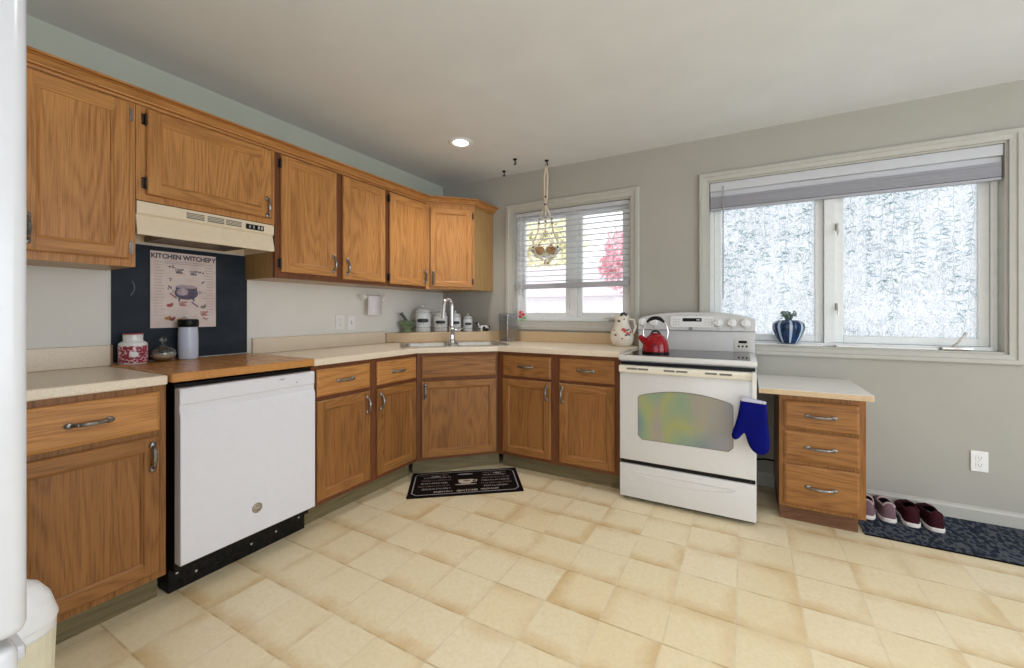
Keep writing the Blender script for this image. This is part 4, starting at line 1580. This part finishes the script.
M['glass'] = None
def objglass():
    k = N('thin_clear_glass')
    tr = k.n('BsdfTransparent')
    tr.inputs[0].default_value = (.93, .95, .95, 1)
    gl = k.n('BsdfGlossy')
    gl.inputs['Roughness'].default_value = .04
    lw = k.n('LayerWeight')
    lw.inputs[0].default_value = .35
    mx_ = k.n('MixShader')
    k.put(mx_.inputs[0], k.math('MULTIPLY_ADD', lw.outputs['Facing'], .7, .06))
    k.put(mx_.inputs[1], tr.outputs[0])
    k.put(mx_.inputs[2], gl.outputs[0])
    k.t.links.new(mx_.outputs[0], k.out.inputs[0])
    return k.m
M['glass'] = objglass()
M['sugar'] = plain('pale_sweets', (.68, .56, .42), .6, var=.25, scale=80)
t = thing('glass_candy_dish', 'low lidded glass dish with pale contents, between jar and tumbler', 'dish', (.085, -2.304, BT))
B().lathe([(.026, 0), (.031, .004), (.049, .018), (.054, .034), (.051, .048), (.049, .047), (.051, .034), (.046, .021), (.026, .008), (0, .007)], 36).done('dish_bowl', 'glass', t)
B().lathe([(.024, .009), (.045, .022), (.050, .032), (.035, .036), (0, .038)], 28).done('contents', 'sugar', t, label='pale tan filling')
B().lathe([(.052, .049), (.051, .053), (.034, .070), (.012, .084), (.006, .090), (.006, .096), (.015, .104), (.016, .116), (.008, .124), (0, .124)], 32).done('lid', 'glass', t)

M['tumbler'] = plain('pale_lavender_steel', (.55, .60, .74), .3, var=.02)
t = thing('travel_tumbler', 'pale lavender travel tumbler with a black lid below the poster', 'tumbler', (.070, -2.190, BT))
B().lathe([(.038, 0), (.041, .003), (.043, .02), (.044, .09), (.043, .14), (.041, .160), (.041, .170), (0, .170)], 36).done('tumbler_body', 'tumbler', t)
B().lathe([(.043, .171), (.045, .174), (.0455, .204), (.043, .211), (.037, .213), (0, .213)], 36).done('lid', 'black', t)

# ------------------------------------------------------------------ outlets, switch, paper holder on the left wall
def outlet(label, loc, rz, sockets=True):
    t = thing('wall_outlet' if sockets else 'light_switch', label, 'outlet' if sockets else 'switch', loc, rz)
    B().box(-.036, .036, -.006, 0, -.058, .058, bevel=.003).done('cover_plate', 'plastic_white', t, smooth=False)
    if sockets:
        for z in (-.02, .02):
            r = B().prism(rrect(-.016, .016, z - .014, z + .014, .008), -.0085, -.0062, 'xz').done('socket', 'plastic_white', t, smooth=False)
            b = B().box(-.0075, -.0055, -.0092, -.0086, z - .002, z + .007).box(.0055, .0075, -.0092, -.0086, z - .002, z + .007).prism(ell(0, z - .008, .0025, .0025, 10), -.0092, -.0086, 'xz')
            b.done('slots', 'grey_slot', r, smooth=False)
        B().ball((0, -.0065, 0), .003, sc=(1, .5, 1), u=8, v=6).done('screw', 'steel', t)
    else:
        B().box(-.007, .007, -.008, -.0062, -.014, .014).done('switch_slot', 'silver_mark', t, smooth=False)
        B().box(-.004, .004, -.018, -.0082, .0, .010, bevel=.001).done('toggle', 'plastic_white', t, smooth=False)
    return t


outlet('white double socket on the pale wall left of the paper roll', (.001, -1.205, 1.115), L90)
outlet('white toggle switch just right of the double socket', (.001, -1.105, 1.108), L90, False)
outlet('white wall socket low on the grey wall above the baseboard', (3.848, -.001, .345), 0)

t = thing('paper_holder', 'white plastic paper roll holder under the wall cabinets', 'paper holder', (.001, -.945, 1.310), L90)
b = B()
for x in (-.098, .098):
    b.lathe([(.0, 0), (.024, 0), (.026, .004), (.026, .016), (.022, .020), (0, .020)], 24, mat=Matrix.Translation((x - .009, -.060, 0)) @ Matrix.Rotation(PI / 2, 4, 'Y'))
    b.tube([(x, -.001, .004), (x, -.05, .002)], .009, 10)
b.done('bracket', 'plastic_white', t)
B().cyl((-.085, -.060, 0), (.085, -.060, 0), .008, 14).done('rod', 'plastic_white', t)
M['paper'] = plain('paper_towel', (.78, .77, .80), .9, var=.03)
b = B()
prof = [(-.078, -.010)] 
cr = [(-.060 + .014 * math.cos(a), .014 * math.sin(a)) for a in [i * PI / 8 for i in range(0, 9)]]
sheet = cr + [(-.0742, -.05), (-.073, -.10), (-.075, -.145)]
vsA = []
th = .0012
for q, z in sheet:
    vsA.append(([b.bm.verts.new((-.058, q, z)), b.bm.verts.new((.078, q, z))]))
for A, Q in zip(vsA, vsA[1:]):
    b.bm.faces.new((A[0], A[1], Q[1], Q[0]))
o = b.done('towel_sheet', 'paper', recalc=False)
o.parent = t
md = o.modifiers.new('thick', 'SOLIDIFY')
md.thickness = .0015
o['label'] = 'thin white paper sheet hanging down'

# ------------------------------------------------------------------ ceiling: recessed light, hooks, hanging basket
M['lamp_glow'] = None
def glow():
    k = N('lamp_glow')
    e_ = k.n('Emission')
    e_.inputs[0].default_value = (1, .93, .80, 1)
    e_.inputs[1].default_value = 6
    k.t.links.new(e_.outputs[0], k.out.inputs[0])
    return k.m
M['lamp_glow'] = glow()
t = thing('recessed_light', 'round recessed ceiling light, lit, in front of the corner cabinet', 'ceiling light', (.826, -.800, H))
B().lathe([(.092, -.0005), (.092, -.004), (.080, -.010), (.060, -.006), (.057, -.0005)], 40).done('trim_ring', 'ceiling', t)
B().lathe([(0, -.001), (.056, -.001), (.050, -.007), (.03, -.010), (0, -.011)], 40).done('bulb_face', 'lamp_glow', t)
def bulb(par):
    l = bpy.data.lights.new('bulb', 'SPOT')
    l.energy = 37
    l.color = (1, .96, .91)
    l.spot_size = math.radians(125)
    l.spot_blend = .8
    l.shadow_soft_size = .07
    lo_ = bpy.data.objects.new('bulb', l)
    COL.objects.link(lo_)
    lo_.parent = par
    lo_.location = (0, 0, -.03)


first = t
for x_, y_, lab in ((2.25, -2.45, 'added unseen fill light above the dishwasher side of the floor'), (3.25, -2.35, 'added unseen fill light above the middle of the floor'), (4.9, -2.0, 'added unseen fill light towards the dining side'), (3.4, -4.2, 'added unseen fill light behind the viewpoint')):
    bulb(dup(first, (x_, y_, H), None, lab))  # unseen copies of the lamp, added to brighten the floor from above
bulb(first)

hook0 = thing('ceiling_hook', 'black ceiling hook, the one of the three nearest the corner cabinet', 'hook', (.791, -.118, H), 0, 'black ceiling hooks')
B().lathe([(0, -.0005), (.017, -.0005), (.017, -.006), (.009, -.012), (0, -.012)], 16).done('base', 'black', hook0)
B().tube([(0, 0, -.006), (0, 0, -.020), (.008, 0, -.028), (.010, 0, -.038), (.002, 0, -.046), (-.008, 0, -.042), (-.010, 0, -.034)], .005, 8).done('hook', 'black', hook0)
dup(hook0, (1.018, -.320, H), None, 'black ceiling hook farthest from the back wall, empty')
dup(hook0, (1.236, -.170, H), None, 'black ceiling hook from which the macrame basket hangs')

M['rope'] = plain('pale_cotton_cord', (.68, .60, .47), .9, var=.12, scale=150)
M['bead'] = plain('dark_wooden_bead', (.035, .02, .018), .3, var=.2)
M['onion'] = plain('golden_onion_skin', (.52, .24, .055), .4, var=.35, scale=25)
t = thing('macrame_hanger', 'beaded cotton cord hanger hanging in front of the sink window', 'hanger', (1.226, -.170, 1.63))
b = B()
top_z = H - .046 - 1.63 + .004
for dx in (-.011, .011):
    b.tube([(.004, 0, top_z), (dx * 1.4 + .004, 0, top_z - .10), (dx, .003, .52), (0, 0, .455)], .0075, 8)
legs = []
for i in range(4):
    a = PI / 4 + i * PI / 2 - .35
    ca_, sa_ = math.cos(a), math.sin(a)
    pts = [(0, 0, .455), (.05 * ca_, .05 * sa_, .335), (.062 * ca_, .062 * sa_, .235)]
    b.tube(pts, .0075, 8)
    # split cords down to the ring
    for s in (-.5, .5):
        c2, s2 = math.cos(a + s), math.sin(a + s)
        c3, s3 = math.cos(a + s * 1.57), math.sin(a + s * 1.57)
        b.tube([(.062 * ca_, .062 * sa_, .235), (.12 * c2, .12 * s2, .135), (.138 * c3, .138 * s3, .085), (.105 * c3, .105 * s3, .030), (.03 * c3, .03 * s3, .0)], .0042, 6)
ringp = [(.139 * math.cos(i * PI / 16), .139 * math.sin(i * PI / 16), .085) for i in range(32)]
b.tube(ringp, .003, 6, cyc=True)
ringp = [(.095 * math.cos(i * PI / 16), .095 * math.sin(i * PI / 16), .022) for i in range(32)]
b.tube(ringp, .003, 6, cyc=True)
b.done('cord', 'rope', t)
B().lathe([(.003, -.05), (.014, -.03), (.010, -.006), (.004, .004), (0, .005)], 12).done('tassel', 'rope', t)
for x, z in ((.003, .52), (0, .455)):
    B().ball((x, -.004, z), .0095, u=12, v=8).done('bead', 'bead', t)
for i in range(4):
    a = PI / 4 + i * PI / 2 - .35
    for q, z in ((.050, .335), (.055, .300)):
        B().ball((q * math.cos(a), q * math.sin(a), z), .0088, u=12, v=8).done('bead', 'bead', t)
    B().ball((.139 * math.cos(a + .78), .139 * math.sin(a + .78), .085), .0095, u=12, v=8).done('bead', 'bead', t)
b_ = B().lathe([(.028, .004), (.085, .022), (.118, .055), (.130, .088), (.127, .088), (.114, .057), (.082, .026), (.027, .008), (0, .008)], 36).done('glass_bowl', 'glass', loc=(1.226, -.170, 1.636))
tag(b_, 'clear glass bowl slung in the cord hanger by the window', 'bowl')
on = thing('onion', 'golden brown onion at the left in the hanging bowl', 'onion', (1.176, -.184, 1.667), 0, 'onions in the hanging bowl')
B().lathe([(0, 0), (.018, .002), (.036, .016), (.043, .036), (.038, .056), (.020, .072), (.008, .078), (.005, .090), (0, .091)], 22).done('onion_body', 'onion', on)
B().lathe([(.005, .089), (.004, .100), (.007, .108), (0, .110)], 8).done('onion_neck', 'rope', on)
dup(on, (1.278, -.174, 1.667), None, 'golden brown onion at the right in the hanging bowl')

# ------------------------------------------------------------------ jar with plant on the window sill
M['jar_blue'] = plain('deep_blue_glaze', (.006, .028, .095), .12, spec=.35, var=.5, scale=22)
M['jar_stripe'] = plain('pale_blue_stripe', (.40, .52, .64), .2, var=.08)
M['succulent'] = plain('grey_green_leaf', (.16, .23, .20), .6, var=.25)
t = thing('striped_pot', 'round blue and pale striped pot with a small grey green plant on the window sill', 'pot', (2.942, .010, .9770))
t.location = (2.942, -.004, .9775)
b = B()
NS = 72
def lob(a, r, z):
    return r * (1 - .05 * (abs(math.sin(a * 5)) ** .5 < .35))
profp = [(.038, .003), (.052, .008), (.070, .040), (.088, .085), (.093, .110), (.088, .135), (.072, .150), (.058, .156), (.052, .150), (0, .146)]
rings = []
for r, z in profp:
    rings.append([b.bm.verts.new(((r * (1 + .02 * math.cos(10 * 2 * PI * i / NS))) * math.cos(2 * PI * i / NS), (r * (1 + .02 * math.cos(10 * 2 * PI * i / NS))) * math.sin(2 * PI * i / NS), z)) for i in range(NS)] if r else None)
rings = rings[:-1]
for A, Q in zip(rings, rings[1:]):
    for i in range(NS):
        j = (i + 1) % NS
        f = b.bm.faces.new((A[i], A[j], Q[j], Q[i]))
        f.material_index = 1 if (i % 9) in (0, 1) else 0
b.bm.faces.new(rings[0][::-1])
b.bm.faces.new(rings[-1])
b.done('pot_body', ['jar_blue', 'jar_stripe'], t)
b = B()
rr = random.Random(12)
for i in range(26):
    a, s = rr.uniform(0, 2 * PI), rr.uniform(.01, .05)
    h = rr.uniform(.03, .065)
    p = [(.012 * math.cos(a), .012 * math.sin(a), .148), (s * .6 * math.cos(a), s * .6 * math.sin(a), .150 + h * .7), (s * math.cos(a), s * math.sin(a), .150 + h)]
    b.tube(p, [.004, .003, .002], 6)
    for k_ in range(3):
        b.ball((p[-1][0] + rr.uniform(-.008, .008), p[-1][1] + rr.uniform(-.008, .008), p[-1][2] + rr.uniform(-.010, .006)), .0065, sc=(1, 1, .6), u=8, v=6)
b.done('succulent_plant', 'succulent', t)
o = B().lathe([(0, 0), (.050, 0), (.070, .001), (.072, .0012), (.050, .0015), (0, .0012)], 36).done('saucer', 'ceramic_white', loc=(2.942, -.004, .9762))
tag(o, 'thin white saucer under the striped blue pot', 'saucer')

# ------------------------------------------------------------------ rugs
M['rug_black'] = plain('black_rug_pile', (.010, .007, .007), .95, spec=.05, var=.4, scale=200)
M['rug_grey'] = plain('grey_rug_print', (.30, .29, .30), .95, var=.15, scale=200)
M['rug_cream'] = plain('cream_rug_print', (.50, .43, .36), .95, var=.15, scale=200)
M['rug_brown'] = plain('brown_rug_print', (.16, .11, .09), .95, var=.3, scale=200)
ang = math.atan2(.461, .601)
t = thing('kitchen_rug', 'small black coffee themed rug with grey border before the sink', 'rug', (.799, -1.333, 0.001), ang)
RW_, RD = .757, .408
B().box(0, RW_, 0, RD, 0, .007, bevel=.002).done('pile', 'rug_black', t, smooth=False)
b = B()
z0_, z1_ = .0071, .0076
for i_, wd in ((.028, .006),):
    xa, xb, ya, yb = i_, RW_ - i_, i_, RD - i_
    ch = .03
    pl = [(xa + ch, ya), (xb - ch, ya), (xb, ya + ch), (xb, yb - ch), (xb - ch, yb), (xa + ch, yb), (xa, yb - ch), (xa, ya + ch)]
    b.tube([(x, y, .0072) for x, y in pl], .004, 6, cyc=True, flat=.12)
b.done('border_line', 'rug_grey', t, smooth=False)
# cup with handle, saucer and steam
b = B()
cu, cv = RW_ * .5, RD * .5
b.prism([(cu - .052, cv + .036), (cu + .052, cv + .036), (cu + .046, cv - .010), (cu + .028, cv - .032), (cu - .028, cv - .032), (cu - .046, cv - .010)], z0_, z1_)
b.tube([(cu + .050, cv + .024, .0074), (cu + .078, cv + .022, .0074), (cu + .074, cv - .004, .0074), (cu + .044, cv - .010, .0074)], .005, 6, flat=.12)
b.prism(ell(cu, cv - .046, .075, .007), z0_, z1_)
b.done('cup_print', 'rug_cream', t, smooth=False, label='cream coffee cup print')
B().prism(ell(cu + .008, cv + .012, .026, .011), .0077, .0081).done('coffee_print', 'rug_brown', t, smooth=False)
# illegible rows of printed words: strokes of varying height
def scribble(b, xa, xb, yc, h, rr):
    x = xa
    while x < xb - .006:
        w_ = rr.uniform(.006, .013)
        hh = h * rr.uniform(.55, 1)
        kind = rr.random()
        if kind < .35:
            b.box(x, x + .0035, yc - hh / 2, yc + hh / 2, z0_, z1_)
            b.box(x, x + w_, yc - hh / 2, yc - hh / 2 + .0035, z0_, z1_)
        elif kind < .7:
            b.tube([(x + w_ / 2 + w_ / 2 * math.cos(q), yc + hh / 2 * math.sin(q), .0074) for q in [i * PI / 5 for i in range(10)]], .002, 5, cyc=True, flat=.15)
        else:
            b.box(x, x + w_, yc + hh / 2 - .0035, yc + hh / 2, z0_, z1_)
            b.box(x + w_ / 2 - .0018, x + w_ / 2 + .0018, yc - hh / 2, yc + hh / 2, z0_, z1_)
        x += w_ + .004
rr = random.Random(21)
for xa, xb, yc, hh in ((.17, .29, .062, .026), (.315, .455, .060, .030), (.475, .60, .064, .026)):
    b = B()
    scribble(b, xa, xb, yc, hh, rr)
    b.done('bold_word_print', 'rug_cream', t, smooth=False)
for xa, xb in ((.060, .30), (.475, .70)):
    for i_, yc in enumerate((.112, .158, .205, .252, .300, .345)):
        b = B()
        scribble(b, xa + rr.uniform(0, .03), xb - rr.uniform(0, .04), yc, .024, rr)
        b.done('word_print', 'rug_brown' if i_ % 2 else 'rug_grey', t, smooth=False)
b = B().prism(ell(cu, .335, .055, .010), z0_, z1_).prism(ell(.61, .330, .03, .009), z0_, z1_).prism(ell(.17, .318, .035, .008), z0_, z1_)
b.done('bean_print', 'rug_grey', t, smooth=False)

def matpat():
    k = N('navy_grey_woven_mat')
    v = k.obj()
    w_ = k.n('TexVoronoi')
    k.put(w_.inputs['Vector'], k.mapping(v, (1, .55, 1), rot=(0, 0, .6)))
    w_.inputs['Scale'].default_value = 52
    f = k.noise(k.mapping(v, (1, .4, 1), rot=(0, 0, -.5)), 45, 3, .6, 1.0)
    m_ = k.math('ADD', k.math('MULTIPLY', w_.outputs['Distance'], .6), k.math('MULTIPLY', f, .6))
    c = k.ramp(m_, [(.46, (.010, .013, .026)), (.60, (.022, .030, .055)), (.72, (.10, .11, .115)), (.84, (.04, .05, .07))])
    return k.bsdf(c, .95, spec=.2)
M['mat_navy'] = matpat()
t = thing('door_mat', 'long navy and grey patterned mat along the back wall under the shoes', 'mat', (3.247, -.470, 0.001))
B().prism([(0, 0), (1.35, 0), (1.35, .452), (0, .452)], 0, .007).done('mat_pile', 'mat_navy', t, smooth=False)
B().box(0, 1.35, -.006, -.0005, 0, .006).done('mat_edge', 'rug_black', t, smooth=False)

# ------------------------------------------------------------------ shoes (heel towards the room)
M['mauve'] = plain('mauve_knit', (.155, .085, .105), .85, var=.2, scale=120)
M['maroon'] = plain('maroon_canvas', (.036, .0055, .011), .8, spec=.15, var=.3, scale=90)
M['sole_white'] = plain('white_rubber_sole', (.70, .66, .62), .6, var=.08)
M['lining_dark'] = plain('dark_shoe_lining', (.02, .008, .010), .9, spec=.1, var=.3)
M['lining_pink'] = plain('pale_mauve_lining', (.42, .33, .34), .9, var=.15)


def shoe(upper_m, rim_m, label, loc, rz, group, flip=1):
    """heel at y = 0, toe at y = +.25"""
    t = thing('shoe', label, 'shoe', loc, rz, group)
    # plan half-width and height along the length
    st = [(0.0, .020, .072), (.012, .031, .084), (.04, .036, .086), (.08, .036, .078), (.12, .039, .074), (.16, .045, .066), (.20, .046, .054), (.225, .038, .044), (.240, .020, .036)]
    N_ = 20
    b = B()
    # sole
    out = []
    for y, hw_, _ in st:
        out.append((hw_ + .004 + flip * .004 * math.sin(PI * y / .25), y - .004 if y == 0 else y))
    left = [(-(hw_ + .004) + flip * .004 * math.sin(PI * y / .25), y - .004 if y == 0 else y) for y, hw_, _ in st]
    poly = out + [(0, .248)] + left[::-1] + [(0, -.009)]
    B().prism(poly, 0, .022).done('sole', 'sole_white', t, bevel=.004, ang=50)
    rings = []
    for y, hw_, h in st:
        r = []
        for i in range(N_ + 1):
            a = PI * i / N_
            x = -hw_ * math.cos(a)
            z = .022 + (h - .0) * (math.sin(a) ** .55) * (1.0)
            r.append((x + flip * .004 * math.sin(PI * y / .25), y, z))
        rings.append(r)
    # opening: leave out the top faces between stations 1 and 4, roll a collar round it
    vr = [[b.bm.verts.new(p) for p in r] for r in rings]
    lo_i, hi_i = 4, 16
    for s in range(len(vr) - 1):
        for i in range(N_):
            if 1 <= s <= 3 and lo_i <= i < hi_i:
                continue
            b.bm.faces.new((vr[s][i], vr[s][i + 1], vr[s + 1][i + 1], vr[s + 1][i]))
    b.bm.faces.new([v for v in vr[0]][::-1])
    b.bm.faces.new([v for v in vr[-1]])
    up = b.done('upper', upper_m, t, ang=60)
    loop = [rings[s][lo_i] for s in range(1, 5)] + [rings[4][i] for i in range(lo_i + 1, hi_i)] + [rings[s][hi_i] for s in range(4, 0, -1)] + [rings[1][i] for i in range(hi_i - 1, lo_i, -1)]
    B().tube(loop, .0045, 8, cyc=True).done('collar', rim_m, t)
    ins = B()
    ins.prism([(-.026, .014), (.026, .014), (.030, .07), (.031, .125), (-.031, .125), (-.030, .07)], .024, .030).done('insole', 'lining_dark', t, smooth=False)
    # laces across the throat
    b = B()
    for q, y in ((.0, .132), (.0, .150), (.0, .168)):
        hw_ = .018
        zt = .022 + .072 - (y - .12) * .20
        b.tube([(-hw_ + flip * .004, y, zt - .003), (flip * .004, y + .002, zt + .003), (hw_ + flip * .004, y, zt - .003)], .003, 6)
    b.done('laces', rim_m, t)
    return t


shoe('mauve', 'lining_pink', 'mauve sneaker half hidden behind the drawer cabinet, first of the four shoes', (3.298, -.275, .0085), -.12, 'mauve sneakers', 1)
shoe('mauve', 'lining_pink', 'mauve sneaker with pale collar, second of the four shoes from the cabinet', (3.398, -.266, .0085), -.05, 'mauve sneakers', -1)
shoe('maroon', 'maroon', 'maroon sneaker beside the mauve pair, third shoe from the cabinet', (3.493, -.272, .0085), -.08, 'maroon sneakers', 1)
shoe('maroon', 'maroon', 'maroon sneaker farthest from the drawer cabinet', (3.592, -.278, .0085), -.02, 'maroon sneakers', -1)

# power lead behind the range, seen in the knee space of the desk
o = B().tube([(2.75, -.10, .20), (2.80, -.05, .195), (2.86, -.04, .19)], .006, 8).done('power_cord', 'black')
tag(o, 'black power cord behind the range under the desk top', 'cord')

# ------------------------------------------------------------------ fridge and bin at the near left
t = thing('refrigerator', 'tall white fridge cut off at the left edge, seen from its side', 'refrigerator', (.820, -3.105, 0))
B().box(0, .730, -.66, 0, .02, 1.80, bevel=.006).done('fridge_body', 'white_fridge', t)
B().box(.02, .71, -.62, -.04, .001, .019).done('plinth', 'black', t, smooth=False)
d = B().box(-.003, .733, .004, .066, .605, 1.802, bevel=.020, seg=5).done('fridge_door', 'white_fridge', t)
B().box(.01, .72, .001, .0035, .58, 1.79).done('door_gasket', 'grey_slot', t, smooth=False)
f = B().box(-.003, .720, .004, .058, .03, .585, bevel=.018, seg=4).done('freezer_drawer', 'white_fridge', t)
B().tube([(.06, .066, .70), (.055, .10, .73), (.055, .105, 1.2), (.055, .10, 1.40), (.06, .066, 1.43)], .013, 12).done('door_handle', 'white_fridge', d)
B().box(.10, .62, .059, .085, .50, .53, bevel=.008).done('drawer_handle', 'white_fridge', f)

M['bin_white'] = plain('white_bin_plastic', (.80, .82, .84), .3, var=.02)
M['bin_cream'] = plain('cream_bin_plastic', (.72, .68, .52), .4, var=.03)
t = thing('waste_bin', 'white round topped waste bin with cream front between fridge and cabinet', 'bin', (.915, -2.955, 0))
t.location = (.90, -2.945, 0)
prof = [(.070, .001), (.076, .004), (.082, .15), (.087, .30), (.088, .310), (.085, .335), (.075, .375), (.054, .410), (.028, .428), (0, .432)]
B().lathe([p for p in prof[:5]] + [(0, .311)], 40).done('bin_body', 'bin_white', t)
B().lathe([(.090, .3115), (.090, .318)] + prof[5:], 40).done('dome_lid', 'bin_white', t)
b = B()
for i in range(10):
    a0, a1 = -1.2 + .24 * i, -1.2 + .24 * (i + 1)
    a0 -= .1
    a1 -= .1
    def pr(a, z):
        r = .0775 + .010 * z / .3
        return (r * math.cos(a) + .0015 * math.cos(a), r * math.sin(a) + .0015 * math.sin(a), z)
    b.face([pr(a0, .04), pr(a1, .04), pr(a1, .285), pr(a0, .285)])
b.done('front_panel', 'bin_cream', t, recalc=False, label='cream front panel')
